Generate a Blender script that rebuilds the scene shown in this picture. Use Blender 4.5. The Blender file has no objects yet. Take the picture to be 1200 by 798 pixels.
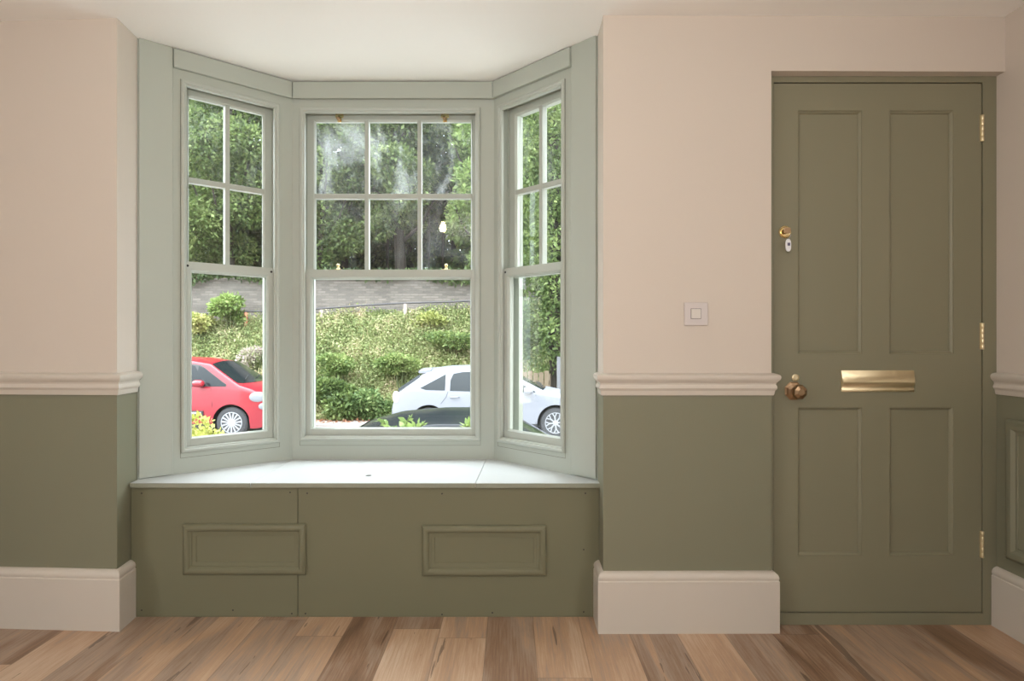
import bpy, bmesh, math, random
import numpy as np
from mathutils import Vector, Matrix

scene = bpy.context.scene
# ------------------------------------------------------------------ camera, sky, sun, exposure
F = 712.0                      # focal length in pixels of the 1200 px wide frame
CAMZ = 1.07
cam_d = bpy.data.cameras.new('camera')
cam_d.sensor_width = 36.0
cam_d.lens = 36.0 * F / 1200.0
cam_d.clip_start = 0.05
cam_d.clip_end = 200
cam = bpy.data.objects.new('camera', cam_d)
scene.collection.objects.link(cam)
cam.location = (0, 0, CAMZ)
cam.rotation_euler = (math.radians(90), 0, 0)
scene.camera = cam

scene.view_settings.view_transform = 'Standard'
scene.view_settings.look = 'None'
scene.view_settings.gamma = 1.0
scene.view_settings.use_curve_mapping = False
scene.view_settings.exposure = 0.30

world = bpy.data.worlds.new('overcast_sky')
scene.world = world
world.use_nodes = True
wn = world.node_tree
bgn = wn.nodes['Background']
bgn.inputs['Color'].default_value = (0.86, 0.93, 1.0, 1)
# overcast sky: about three times as bright overhead as at the horizon
wtc = wn.nodes.new('ShaderNodeTexCoord'); wsx = wn.nodes.new('ShaderNodeSeparateXYZ'); wn.links.new(wtc.outputs['Generated'], wsx.inputs[0])
wmr = wn.nodes.new('ShaderNodeMapRange'); wmr.inputs[1].default_value = 0.0; wmr.inputs[2].default_value = 1.0; wmr.inputs[3].default_value = 3.4; wmr.inputs[4].default_value = 11.0
wn.links.new(wsx.outputs['Z'], wmr.inputs[0]); wn.links.new(wmr.outputs[0], bgn.inputs['Strength'])

SUN_ENERGY = 3.5
sd = bpy.data.lights.new('sun', 'SUN')
sd.energy = SUN_ENERGY
sd.angle = math.radians(25)
sd.color = (1.0, 0.96, 0.88)
so = bpy.data.objects.new('sun', sd)
scene.collection.objects.link(so)
so.rotation_euler = Vector((0.75, 0.24, -0.66)).to_track_quat('-Z', 'Y').to_euler()   # high from the left, behind the house front

def area(name, loc, rot, sx, sy, energy, color):
    d = bpy.data.lights.new(name, 'AREA')
    d.shape = 'RECTANGLE'
    d.size = sx
    d.size_y = sy
    d.energy = energy
    d.color = color
    o = bpy.data.objects.new(name, d)
    o.location = loc
    o.rotation_euler = rot
    scene.collection.objects.link(o)
    return o
# unseen fill lights added behind the camera to brighten walls, reveals and ceiling
area('window_daylight_side', (-2.97, -0.9, 1.35), (0, math.radians(-90), 0), 1.3, 1.6, 2.5, (1.0, 0.98, 0.96))
area('lamp_light_upward', (-0.10, -0.9, 1.45), (math.radians(150), 0, 0), 0.4, 0.4, 36, (1.0, 0.98, 0.96))  # added uplight to lift the ceiling, no lamp stands here
area('window_daylight_right', (1.80, -1.35, 1.35), (0, math.radians(90), 0), 1.3, 1.6, 13.5, (1.0, 0.98, 0.96))

# ------------------------------------------------------------------ helpers
R = math.radians

def link(o, parent=None):
    scene.collection.objects.link(o)
    if parent is not None:
        o.parent = parent
    return o

def tag(o, label=None, cat=None, group=None, kind=None):
    if label: o['label'] = label
    if cat: o['category'] = cat
    if group: o['group'] = group
    if kind: o['kind'] = kind
    return o

def empty(name, loc=(0, 0, 0), parent=None):
    o = bpy.data.objects.new(name, None)
    o.empty_display_size = 0.1
    link(o, parent)
    if parent is None:
        o.location = loc
    return o

class MB:
    """collects shapes, builds ONE mesh object"""
    def __init__(self, M=None):
        self.v = []; self.f = []; self.m = []; self.M = M; self.mi = 0
    def add(self, vs, fs):
        b = len(self.v)
        if self.M is not None:
            vs = [self.M(*p) for p in vs]
        self.v += [tuple(p) for p in vs]
        for f in fs:
            self.f.append(tuple(b + i for i in f)); self.m.append(self.mi)
    def box(self, x0, x1, y0, y1, z0, z1):
        vs = [(x0,y0,z0),(x1,y0,z0),(x1,y1,z0),(x0,y1,z0),(x0,y0,z1),(x1,y0,z1),(x1,y1,z1),(x0,y1,z1)]
        self.add(vs, [(0,3,2,1),(4,5,6,7),(0,1,5,4),(1,2,6,5),(2,3,7,6),(3,0,4,7)])
    def prism(self, poly, z0, z1):
        n = len(poly)
        vs = [(x, y, z0) for x, y in poly] + [(x, y, z1) for x, y in poly]
        fs = [tuple(range(n))[::-1], tuple(range(n, 2*n))]
        fs += [(i, (i+1) % n, n + (i+1) % n, n + i) for i in range(n)]
        self.add(vs, fs)
    def loft(self, rings, close_ring=True, caps=True):
        n = len(rings[0]); vs = [p for r in rings for p in r]; fs = []
        for k in range(len(rings)-1):
            for i in range(n if close_ring else n-1):
                j = (i+1) % n
                fs.append((k*n+i, k*n+j, (k+1)*n+j, (k+1)*n+i))
        if caps:
            fs.append(tuple(range(n))[::-1]); fs.append(tuple((len(rings)-1)*n + i for i in range(n)))
        self.add(vs, fs)
    def lathe(self, prof, c, axis=1, n=32, ph=0.0):
        """prof = [(radius, along)], about the given axis through c"""
        rings = []
        for r, a in prof:
            ring = []
            for i in range(n):
                t = 2*math.pi*i/n + ph
                p = [0, 0, 0]
                p[axis] = c[axis] + a
                p[(axis+1) % 3] = c[(axis+1) % 3] + r*math.cos(t)
                p[(axis+2) % 3] = c[(axis+2) % 3] + r*math.sin(t)
                ring.append(tuple(p))
            rings.append(ring)
        self.loft(rings)
    def tube(self, pts, r, n=8):
        pts = [Vector(p) for p in pts]
        rr = r if isinstance(r, (list, tuple)) else [r]*len(pts)
        rings = []
        for i, p in enumerate(pts):
            d = (pts[min(i+1, len(pts)-1)] - pts[max(i-1, 0)]).normalized()
            a = d.cross(Vector((0, 0, 1)))
            if a.length < 1e-3: a = d.cross(Vector((1, 0, 0)))
            a.normalize(); b = d.cross(a)
            rings.append([tuple(p + (a*math.cos(t) + b*math.sin(t))*rr[i]) for t in [2*math.pi*k/n for k in range(n)]])
        self.loft(rings)
    def sweep(self, path, prof, mp, closed=False, caps=True):
        """2D path, prof=[(offset to the left of travel, height)], mp(x,y,h)->3D; mitred corners"""
        n = len(path); P = [Vector(p) for p in path]; rings = []
        for i in range(n):
            if closed or 0 < i < n-1:
                d0 = (P[i]-P[i-1]).normalized(); d1 = (P[(i+1) % n]-P[i]).normalized()
            elif i == 0:
                d0 = d1 = (P[1]-P[0]).normalized()
            else:
                d0 = d1 = (P[i]-P[i-1]).normalized()
            n0 = Vector((-d0.y, d0.x)); n1 = Vector((-d1.y, d1.x))
            m = (n0+n1).normalized(); k = 1.0/max(0.3, m.dot(n0))
            rings.append([tuple(mp(P[i].x+m.x*k*o, P[i].y+m.y*k*o, h)) for o, h in prof])
        if closed:
            rings.append(rings[0]); self.loft(rings, caps=False)
        else:
            self.loft(rings, caps=caps)
    def build(self, name, mat, parent=None, smooth=False, bevel=0, loc=None, angle=35):
        me = bpy.data.meshes.new(name)
        me.from_pydata(self.v, [], self.f)
        mats = mat if isinstance(mat, (list, tuple)) else [mat]
        for m in mats: me.materials.append(m)
        me.polygons.foreach_set('material_index', self.m)
        bm = bmesh.new(); bm.from_mesh(me)
        bmesh.ops.remove_doubles(bm, verts=bm.verts, dist=1e-5)
        bmesh.ops.recalc_face_normals(bm, faces=bm.faces)
        if smooth:
            for f in bm.faces: f.smooth = True
            for e in bm.edges:
                if len(e.link_faces) == 2 and e.calc_face_angle(0) > R(angle): e.smooth = False
        bm.to_mesh(me); bm.free()
        o = bpy.data.objects.new(name, me)
        link(o, parent)
        if parent is not None:                       # geometry is given in world coordinates
            off = Vector((0, 0, 0)); p = parent
            while p is not None: off += p.location; p = p.parent
            me.transform(Matrix.Translation(-off))
        elif loc is not None:
            me.transform(Matrix.Translation(-Vector(loc))); o.location = loc
        if bevel:
            b = o.modifiers.new('edge', 'BEVEL'); b.width = bevel; b.segments = 2; b.limit_method = 'ANGLE'; b.angle_limit = R(40)
        return o

def W(px, py, D):
    """world point seen at pixel (px,py) at distance D in front of the camera"""
    return ((px-600)/F*D, D, CAMZ-(py-399)/F*D)

# ------------------------------------------------------------------ materials
def srgb(r, g, b):
    f = lambda c: (c/255/12.92) if c/255 <= 0.04045 else ((c/255+0.055)/1.055)**2.4
    return (f(r), f(g), f(b), 1)

def nmat(name, col, rough=0.5, metal=0.0, spec=0.5, coat=0.0):
    m = bpy.data.materials.new(name); m.use_nodes = True
    b = m.node_tree.nodes['Principled BSDF']
    b.inputs['Base Color'].default_value = col
    b.inputs['Roughness'].default_value = rough
    b.inputs['Metallic'].default_value = metal
    b.inputs['Specular IOR Level'].default_value = spec
    b.inputs['Coat Weight'].default_value = coat
    b.inputs['Coat Roughness'].default_value = 0.05
    return m

def nd(m, t, **kw):
    n = m.node_tree.nodes.new(t)
    for k, v in kw.items(): setattr(n, k, v)
    return n

def painted(name, col, rough=0.5, var=0.04, scale=2.5, bump=0.05, bscale=220, spec=0.35, stretch=(1, 1, 1)):
    """paint with slight uneven tone and roller / brush texture"""
    m = nmat(name, col, rough, spec=spec)
    nt = m.node_tree; b = nt.nodes['Principled BSDF']
    tc = nd(m, 'ShaderNodeTexCoord'); mpn = nd(m, 'ShaderNodeMapping')
    mpn.inputs['Scale'].default_value = stretch
    nt.links.new(tc.outputs['Object'], mpn.inputs['Vector'])
    n1 = nd(m, 'ShaderNodeTexNoise'); n1.inputs['Scale'].default_value = scale; n1.inputs['Detail'].default_value = 5
    nt.links.new(mpn.outputs[0], n1.inputs['Vector'])
    mx = nd(m, 'ShaderNodeMix', data_type='RGBA')
    mx.inputs[6].default_value = tuple(c*(1-var) for c in col[:3]) + (1,)
    mx.inputs[7].default_value = tuple(min(1, c*(1+var)) for c in col[:3]) + (1,)
    nt.links.new(n1.outputs[0], mx.inputs[0]); nt.links.new(mx.outputs[2], b.inputs['Base Color'])
    n2 = nd(m, 'ShaderNodeTexNoise'); n2.inputs['Scale'].default_value = bscale; n2.inputs['Detail'].default_value = 3
    nt.links.new(mpn.outputs[0], n2.inputs['Vector'])
    bp = nd(m, 'ShaderNodeBump'); bp.inputs['Strength'].default_value = bump; bp.inputs['Distance'].default_value = 0.002
    nt.links.new(n2.outputs[0], bp.inputs['Height']); nt.links.new(bp.outputs[0], b.inputs['Normal'])
    return m

C_WALL = srgb(207, 196, 184)
M_wall = painted('pink_plaster_paint', C_WALL, 0.75, 0.02, 1.5, 0.12, 160)
M_green = painted('olive_green_wall_paint', srgb(127, 125, 104), 0.6, 0.04, 2.0, 0.10, 180)
M_door = painted('olive_green_door_paint', srgb(131, 127, 105), 0.42, 0.03, 2.0, 0.08, 60, stretch=(1, 1, 0.15))
M_seatp = painted('olive_green_board_paint', srgb(116, 114, 91), 0.5, 0.06, 3.0, 0.12, 60, stretch=(0.3, 1, 1))
M_sage = painted('pale_sage_paint', srgb(173, 178, 168), 0.45, 0.03, 3.0, 0.10, 70, stretch=(1, 1, 0.12))
M_sash = painted('sash_paint', srgb(178, 182, 173), 0.4, 0.02, 3.0, 0.05, 70)
M_ceil = painted('ceiling_paint', srgb(246, 244, 240), 0.85, 0.015, 1.2, 0.06, 120)
M_trim = painted('trim_gloss_paint', srgb(204, 195, 183), 0.4, 0.02, 2.0, 0.05, 90)
M_top = painted('seat_top_paint', srgb(192, 194, 192), 0.4, 0.015, 3.0, 0.04, 90)
M_joint_shade = nmat('shadowed_joint_filler', srgb(112, 112, 100), 0.8)
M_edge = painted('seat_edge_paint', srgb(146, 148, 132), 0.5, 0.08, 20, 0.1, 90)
M_dark = nmat('dark_gap', srgb(30, 28, 24), 0.8)
M_brass = nmat('polished_brass', srgb(236, 216, 166), 0.22, 1.0)
M_brassd = nmat('aged_brass', srgb(172, 144, 114), 0.28, 1.0)
M_brassb = nmat('brushed_brass', srgb(236, 222, 186), 0.42, 1.0)
M_plastic = nmat('white_plastic', srgb(200, 190, 186), 0.35)
M_fob = nmat('white_fob_plastic', srgb(225, 225, 228), 0.4)
M_steel = nmat('steel', srgb(170, 170, 172), 0.35, 1.0)
M_hole = nmat('dark_hole', srgb(60, 56, 48), 0.7)
M_ext = painted('exterior_render', srgb(205, 200, 190), 0.9)

def glass_mat(name, dirty, veil=0.0):
    m = bpy.data.materials.new(name); m.use_nodes = True
    nt = m.node_tree; nt.nodes.remove(nt.nodes['Principled BSDF']); out = nt.nodes['Material Output']
    tr = nd(m, 'ShaderNodeBsdfTransparent'); tr.inputs[0].default_value = (0.97, 0.985, 0.98, 1)
    gl = nd(m, 'ShaderNodeBsdfGlossy'); gl.inputs['Roughness'].default_value = 0.0
    geo = nd(m, 'ShaderNodeNewGeometry')
    dot = nd(m, 'ShaderNodeVectorMath', operation='DOT_PRODUCT')
    nt.links.new(geo.outputs['Incoming'], dot.inputs[0]); nt.links.new(geo.outputs['Normal'], dot.inputs[1])
    ab = nd(m, 'ShaderNodeMath', operation='ABSOLUTE'); nt.links.new(dot.outputs['Value'], ab.inputs[0])
    s1 = nd(m, 'ShaderNodeMath', operation='SUBTRACT'); s1.inputs[0].default_value = 1; nt.links.new(ab.outputs[0], s1.inputs[1])
    pw = nd(m, 'ShaderNodeMath', operation='POWER'); nt.links.new(s1.outputs[0], pw.inputs[0]); pw.inputs[1].default_value = 5
    ma = nd(m, 'ShaderNodeMath', operation='MULTIPLY_ADD'); nt.links.new(pw.outputs[0], ma.inputs[0]); ma.inputs[1].default_value = 0.95; ma.inputs[2].default_value = 0.035
    mix = nd(m, 'ShaderNodeMixShader'); nt.links.new(ma.outputs[0], mix.inputs[0]); nt.links.new(tr.outputs[0], mix.inputs[1]); nt.links.new(gl.outputs[0], mix.inputs[2])
    last = mix
    if dirty:
        tc = nd(m, 'ShaderNodeTexCoord')
        def smear(sc, lo, hi, top, detail=6, rough=0.6, off=(0, 0, 0)):
            mp_ = nd(m, 'ShaderNodeMapping'); mp_.inputs['Scale'].default_value = sc; mp_.inputs['Location'].default_value = off
            nt.links.new(tc.outputs['Object'], mp_.inputs['Vector'])
            no = nd(m, 'ShaderNodeTexNoise'); no.inputs['Scale'].default_value = 1; no.inputs['Detail'].default_value = detail
            no.inputs['Roughness'].default_value = rough; no.inputs['Distortion'].default_value = 0.8
            nt.links.new(mp_.outputs[0], no.inputs['Vector'])
            mr = nd(m, 'ShaderNodeMapRange'); mr.inputs[1].default_value = lo; mr.inputs[2].default_value = hi; mr.inputs[3].default_value = 0; mr.inputs[4].default_value = top
            nt.links.new(no.outputs[0], mr.inputs[0]); return mr
        a = smear((5, 5, 3.2), 0.50, 0.72, dirty)
        b2 = smear((40, 40, 10), 0.55, 0.8, dirty*0.5, off=(3, 1, 2))
        ad = nd(m, 'ShaderNodeMath', operation='ADD'); nt.links.new(a.outputs[0], ad.inputs[0]); nt.links.new(b2.outputs[0], ad.inputs[1]); ad.use_clamp = True
        a3 = nd(m, 'ShaderNodeMath', operation='ADD'); nt.links.new(ad.outputs[0], a3.inputs[0]); a3.inputs[1].default_value = veil; ad = a3
        sz_ = nd(m, 'ShaderNodeSeparateXYZ'); nt.links.new(tc.outputs['Object'], sz_.inputs[0])
        zr = nd(m, 'ShaderNodeMapRange'); zr.inputs[1].default_value = 1.08; zr.inputs[2].default_value = 1.22; zr.inputs[3].default_value = 0.15; zr.inputs[4].default_value = 1.0
        nt.links.new(sz_.outputs['Z'], zr.inputs[0])
        am = nd(m, 'ShaderNodeMath', operation='MULTIPLY'); nt.links.new(ad.outputs[0], am.inputs[0]); nt.links.new(zr.outputs[0], am.inputs[1]); ad = am
        df = nd(m, 'ShaderNodeBsdfDiffuse'); df.inputs[0].default_value = (0.8, 0.84, 0.84, 1)
        tl = nd(m, 'ShaderNodeBsdfTranslucent'); tl.inputs[0].default_value = (0.8, 0.84, 0.84, 1)
        dm = nd(m, 'ShaderNodeMixShader'); dm.inputs[0].default_value = 0.6
        nt.links.new(df.outputs[0], dm.inputs[1]); nt.links.new(tl.outputs[0], dm.inputs[2])
        m2 = nd(m, 'ShaderNodeMixShader'); nt.links.new(ad.outputs[0], m2.inputs[0]); nt.links.new(mix.outputs[0], m2.inputs[1]); nt.links.new(dm.outputs[0], m2.inputs[2])
        last = m2
    nt.links.new(last.outputs[0], out.inputs['Surface'])
    return m
M_glass = glass_mat('window_glass', 0.0)
M_glassd = glass_mat('smeared_window_glass', 0.26, 0.022)
M_glassl = glass_mat('lightly_smeared_window_glass', 0.07, 0.006)

def floor_mat():
    m = nmat('rustic_oak_planks', (0.3, 0.2, 0.12, 1), 0.38, spec=0.5)
    nt = m.node_tree; b = nt.nodes['Principled BSDF']; L = nt.links
    tc = nd(m, 'ShaderNodeTexCoord'); sx = nd(m, 'ShaderNodeSeparateXYZ'); L.new(tc.outputs['Object'], sx.inputs[0])
    def M(op, a, bv=None, c=None, clamp=False):
        n = nd(m, 'ShaderNodeMath', operation=op); n.use_clamp = clamp
        for i, q in enumerate([a, bv, c]):
            if q is None: continue
            if isinstance(q, (int, float)): n.inputs[i].default_value = q
            else: L.new(q, n.inputs[i])
        return n.outputs[0]
    PW = 0.1735
    u = M('DIVIDE', M('ADD', sx.outputs['X'], 0.266), PW)
    idx = M('FLOOR', u); fu = M('SUBTRACT', u, idx)
    wn1 = nd(m, 'ShaderNodeTexWhiteNoise', noise_dimensions='1D'); L.new(idx, wn1.inputs['W'])
    v = M('ADD', M('DIVIDE', sx.outputs['Y'], 1.25), M('MULTIPLY', wn1.outputs['Value'], 7.3))
    idv = M('FLOOR', v); fv = M('SUBTRACT', v, idv)
    cid = nd(m, 'ShaderNodeCombineXYZ'); L.new(idx, cid.inputs[0]); L.new(idv, cid.inputs[1])
    wn2 = nd(m, 'ShaderNodeTexWhiteNoise', noise_dimensions='3D'); L.new(cid.outputs[0], wn2.inputs['Vector'])
    # grain coordinates shift per plank
    gc = nd(m, 'ShaderNodeCombineXYZ')
    L.new(M('MULTIPLY', sx.outputs['X'], 9.0), gc.inputs[0])
    L.new(M('ADD', M('MULTIPLY', sx.outputs['Y'], 1.3), M('MULTIPLY', wn2.outputs['Value'], 40)), gc.inputs[1])
    L.new(M('MULTIPLY', wn2.outputs['Value'], 13), gc.inputs[2])
    n1 = nd(m, 'ShaderNodeTexNoise'); n1.inputs['Scale'].default_value = 1.0; n1.inputs['Detail'].default_value = 6; n1.inputs['Distortion'].default_value = 0.7
    L.new(gc.outputs[0], n1.inputs['Vector'])
    gc2 = nd(m, 'ShaderNodeVectorMath', operation='MULTIPLY'); L.new(gc.outputs[0], gc2.inputs[0]); gc2.inputs[1].default_value = (20, 4.5, 1)
    n2 = nd(m, 'ShaderNodeTexNoise'); n2.inputs['Scale'].default_value = 1.0; n2.inputs['Detail'].default_value = 5; n2.inputs['Roughness'].default_value = 0.7
    L.new(gc2.outputs[0], n2.inputs['Vector'])
    # cracks / knots
    gc3 = nd(m, 'ShaderNodeVectorMath', operation='MULTIPLY'); L.new(gc.outputs[0], gc3.inputs[0]); gc3.inputs[1].default_value = (2.5, 1.6, 1)
    n3 = nd(m, 'ShaderNodeTexNoise'); n3.inputs['Scale'].default_value = 1.0; n3.inputs['Detail'].default_value = 4; n3.inputs['Distortion'].default_value = 0.4
    L.new(gc3.outputs[0], n3.inputs['Vector'])
    t = M('ADD', M('MULTIPLY', n1.outputs[0], 0.62), M('ADD', M('MULTIPLY', n2.outputs[0], 0.38), M('MULTIPLY', M('SUBTRACT', wn2.outputs['Value'], 0.5), 0.24)))
    cr = nd(m, 'ShaderNodeValToRGB'); L.new(t, cr.inputs[0]); e = cr.color_ramp.elements
    e[0].position = 0.26; e[0].color = srgb(112, 86, 66)
    e[1].position = 0.78; e[1].color = srgb(218, 194, 170)
    for p_, c_ in ((0.38, srgb(146, 114, 90)), (0.47, srgb(164, 142, 124)), (0.55, srgb(186, 150, 120)), (0.66, srgb(202, 174, 148))):
        q = e.new(p_); q.color = c_
    crk = M('MULTIPLY', M('GREATER_THAN', n3.outputs[0], 0.665), 0.6)
    seam = M('MAXIMUM', M('LESS_THAN', M('MINIMUM', fu, M('SUBTRACT', 1.0, fu)), 0.008), M('LESS_THAN', M('MINIMUM', fv, M('SUBTRACT', 1.0, fv)), 0.0012))
    dk = M('MAXIMUM', crk, M('MULTIPLY', seam, 0.4))
    mx = nd(m, 'ShaderNodeMix', data_type='RGBA'); L.new(dk, mx.inputs[0]); L.new(cr.outputs[0], mx.inputs[6]); mx.inputs[7].default_value = srgb(70, 50, 38)
    L.new(mx.outputs[2], b.inputs['Base Color'])
    L.new(M('ADD', M('MULTIPLY', n2.outputs[0], 0.14), 0.27), b.inputs['Roughness'])
    bp = nd(m, 'ShaderNodeBump'); bp.inputs['Strength'].default_value = 0.25; bp.inputs['Distance'].default_value = 0.002
    L.new(M('SUBTRACT', n2.outputs[0], M('MULTIPLY', dk, 1.5)), bp.inputs['Height']); L.new(bp.outputs[0], b.inputs['Normal'])
    return m
M_floor = floor_mat()

# ------------------------------------------------------------------ room shell
ZC = 2.267; ZD = 0.900          # ceiling, split between the two wall paints (behind the dado rail)
WL = lambda x: 2.255 - 0.055*(x+1.466)
XL = -3.0; XR = 1.823; YB = -3.0
A0 = Vector((-1.483, 2.405)); C1 = Vector((-1.018, 2.815)); C2 = Vector((-0.083, 2.815)); B0 = Vector((0.337, 2.386))
PL = Vector((-1.466, 2.255)); PR = Vector((0.336, 2.237)); DR = Vector((0.956, 2.240))

def struct(o, label=None):
    o['kind'] = 'structure'
    if label: o['label'] = label
    return o

def wall(name, poly, z0=0.0, z1=ZC, label=None):
    b = MB()
    if z0 < ZD < z1:
        b.mi = 1; b.prism(poly, z0, ZD); b.mi = 0; b.prism(poly, ZD, z1)
    else:
        b.prism(poly, z0, z1)
    return struct(b.build(name, [M_wall, M_green]), label)

def wbuild(name, polys, label):
    b = MB()
    for poly, z0, z1 in polys:
        if z0 < ZD < z1:
            b.mi = 1; b.prism(poly, z0, ZD); b.mi = 0; b.prism(poly, ZD, z1)
        else:
            b.mi = 1 if z1 <= ZD else 0; b.prism(poly, z0, z1)
    return struct(b.build(name, [M_wall, M_green]), label)

b = MB(); b.box(XL-0.2, XR+0.2, YB-0.2, 2.45, -0.12, 0.0)
struct(b.build('floor', M_floor), 'floor of wide rustic oak planks in mixed browns')
b = MB(); b.prism([(XL-0.2, YB-0.2), (XR+0.2, YB-0.2), (XR+0.2, 2.7), (0.5, 2.62), (0.0, 2.97), (-1.10, 2.97), (-1.62, 2.62), (XL-0.2, 2.7)], ZC, ZC+0.15)
struct(b.build('ceiling', M_ceil), 'plain off-white ceiling running into the bay')
wbuild('wall_front_left', [([(XL, WL(XL)), (PL.x, PL.y), (A0.x, A0.y), (-1.50, 2.62), (XL, 2.62)], 0.0, ZC)], 'wall left of the bay, pink above the rail and olive below')
wbuild('wall_front_right', [([(PR.x, PR.y), (DR.x, DR.y), (DR.x, 2.45), (0.36, 2.45), (B0.x, B0.y)], 0.0, ZC),
                            ([(DR.x, DR.y), (XR, 2.245), (XR, 2.45), (DR.x, 2.45)], 2.064, ZC)], 'wall between bay and door, pink above the rail and olive below')
ow0, ow1, oz0, oz1 = -1.75, -0.05, 0.68, 2.02; rw0, rw1 = -2.2, -0.5
wbuild('wall_right', [([(XR, YB), (XR+0.2, YB), (XR+0.2, rw0), (XR, rw0)], 0, ZC), ([(XR, rw1), (XR+0.2, rw1), (XR+0.2, 2.45), (XR, 2.45)], 0, ZC),
                      ([(XR, rw0), (XR+0.2, rw0), (XR+0.2, rw1), (XR, rw1)], 0, oz0), ([(XR, rw0), (XR+0.2, rw0), (XR+0.2, rw1), (XR, rw1)], oz1, ZC)], 'side wall by the door hinges, pink above and olive below')
# rest of the room behind the camera, with openings added behind the side fill lights
wbuild('wall_left', [([(XL-0.2, YB-0.2), (XL, YB-0.2), (XL, ow0), (XL-0.2, ow0)], 0, ZC),
                     ([(XL-0.2, ow1), (XL, ow1), (XL, 2.62), (XL-0.2, 2.62)], 0, ZC),
                     ([(XL-0.2, ow0), (XL, ow0), (XL, ow1), (XL-0.2, ow1)], 0, oz0),
                     ([(XL-0.2, ow0), (XL, ow0), (XL, ow1), (XL-0.2, ow1)], oz1, ZC)], 'left side wall of the room')
wbuild('wall_back', [([(XL, YB-0.2), (XR, YB-0.2), (XR, YB), (XL, YB)], 0, ZC)], 'back wall of the room')

# ------------------------------------------------------------------ bay: casings, fascia, under-window wall
class Plane:
    def __init__(s, P, Q):
        s.P = P; s.Q = Q; s.L = (Q-P).length; s.u = (Q-P).normalized(); s.n = Vector((-s.u.y, s.u.x))   # n points outdoors
    def at(s, a, d, z):
        p = s.P + s.u*a + s.n*d
        return (p.x, p.y, z)
    def s_px(s, px, d=0.0):
        k = (px-600)/F; p = s.P + s.n*d        # x = k*y
        return (k*p.y - p.x)/(s.u.x - k*s.u.y)
PLN = Plane(A0, C1); PCN = Plane(C1, C2); PRN = Plane(C2, B0)
ZS = 0.521                     # top of the window seat
ZW0, ZW1 = 0.605, 2.148        # sash box opening
op = {'l': (PLN.s_px(211.8), PLN.s_px(327.4)), 'c': (PCN.s_px(351.6), PCN.s_px(562.8)), 'r': (PRN.s_px(583.6), PRN.s_px(662.3))}

def mitre(pa, pb, t):
    """outer corner where the two outer faces at depth t meet"""
    p = pa.Q; m = (pa.n + pb.n).normalized()
    q = p + m*(t/m.dot(pa.n))
    return (q.x, q.y)
T = 0.13
def casing(name, pl, o, prev, nxt, label):
    a, bb = o
    f = lambda s, d: tuple(pl.at(s, d, 0)[:2])
    b = MB()
    lo = mitre(prev, pl, T) if prev else f(0, T)
    hi = mitre(pl, nxt, T) if nxt else f(pl.L, T)
    b.prism([f(0, 0), f(a, 0), f(a, T), lo], ZS-0.02, ZC)
    b.prism([f(bb, 0), f(pl.L, 0), hi, f(bb, T)], ZS-0.02, ZC)
    b.prism([f(a, 0), f(bb, 0), f(bb, T), f(a, T)], ZW1, ZC)
    b.prism([f(a, 0), f(bb, 0), f(bb, T), f(a, T)], ZS-0.02, ZW0)
    return struct(b.build(name, M_sage), label)
casing('trim_1', PLN, op['l'], None, PCN, 'pale sage casing around the left bay window')
casing('trim_2', PCN, op['c'], PLN, PRN, 'pale sage casing around the middle bay window')
casing('trim_3', PRN, op['r'], PCN, None, 'pale sage casing around the right bay window')

# flat boards at the outer ends of the bay, standing 1 cm proud of the casing
sL1 = PLN.s_px(202.0); sR1 = PRN.s_px(671.0)
b = MB(); f = lambda s, d: tuple(PLN.at(s, d, 0)[:2])
b.prism([f(0.004, -0.010), f(sL1, -0.010), f(sL1, 0.002), f(0.004, 0.002)], ZS+0.002, ZC)
struct(b.build('trim_4', M_sage, bevel=0.002), 'plain sage board left of the bay windows')
b = MB(); f = lambda s, d: tuple(PRN.at(s, d, 0)[:2])
b.prism([f(sR1, -0.010), f(PRN.L-0.004, -0.010), f(PRN.L-0.004, 0.002), f(sR1, 0.002)], ZS+0.006, ZC)
struct(b.build('trim_5', M_sage, bevel=0.002), 'plain sage board right of the bay windows')
# fascia boards under the ceiling
pts = [PLN.at(sL1+0.001, 0, 0)[:2], tuple(C1), tuple(C2), PRN.at(sR1-0.001, 0, 0)[:2]]
for i in range(3):
    pa, pb = Vector(pts[i]), Vector(pts[i+1]); d = (pb-pa).normalized(); nn = Vector((d.y, -d.x))
    def mt(k):
        if k == 0 or k == 3: return nn*0.018
        dd = [(Vector(pts[j+1])-Vector(pts[j])).normalized() for j in range(3)]
        n1 = Vector((dd[k-1].y, -dd[k-1].x)); n2 = Vector((dd[k].y, -dd[k].x)); m = (n1+n2).normalized()
        return m*(0.018/m.dot(n1))
    g = d*0.0008
    b = MB(); q1 = pa+mt(i); q2 = pb+mt(i+1)
    b.prism([tuple(pa+g), tuple(pb-g), tuple(q2-g), tuple(q1+g)], 2.186, ZC-0.004)
    struct(b.build('trim_%d' % (6+i), M_sage, bevel=0.0025), 'sage fascia board above the %s bay window' % ('left', 'middle', 'right')[i])

# exterior wall under the bay windows
b = MB()
for pl, pv, nx in ((PLN, None, PCN), (PCN, PLN, PRN), (PRN, PCN, None)):
    f = lambda s, d: tuple(pl.at(s, d, 0)[:2])
    lo = mitre(pv, pl, T+0.05) if pv else f(0, T+0.05); hi = mitre(pl, nx, T+0.05) if nx else f(pl.L, T+0.05)
    li = mitre(pv, pl, 0.03) if pv else f(0, 0.03); hj = mitre(pl, nx, 0.03) if nx else f(pl.L, 0.03)
    b.prism([li, hj, hi, lo], -0.97, ZS-0.021)
struct(b.build('wall_bay', M_ext), 'low wall under the bay windows')

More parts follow.
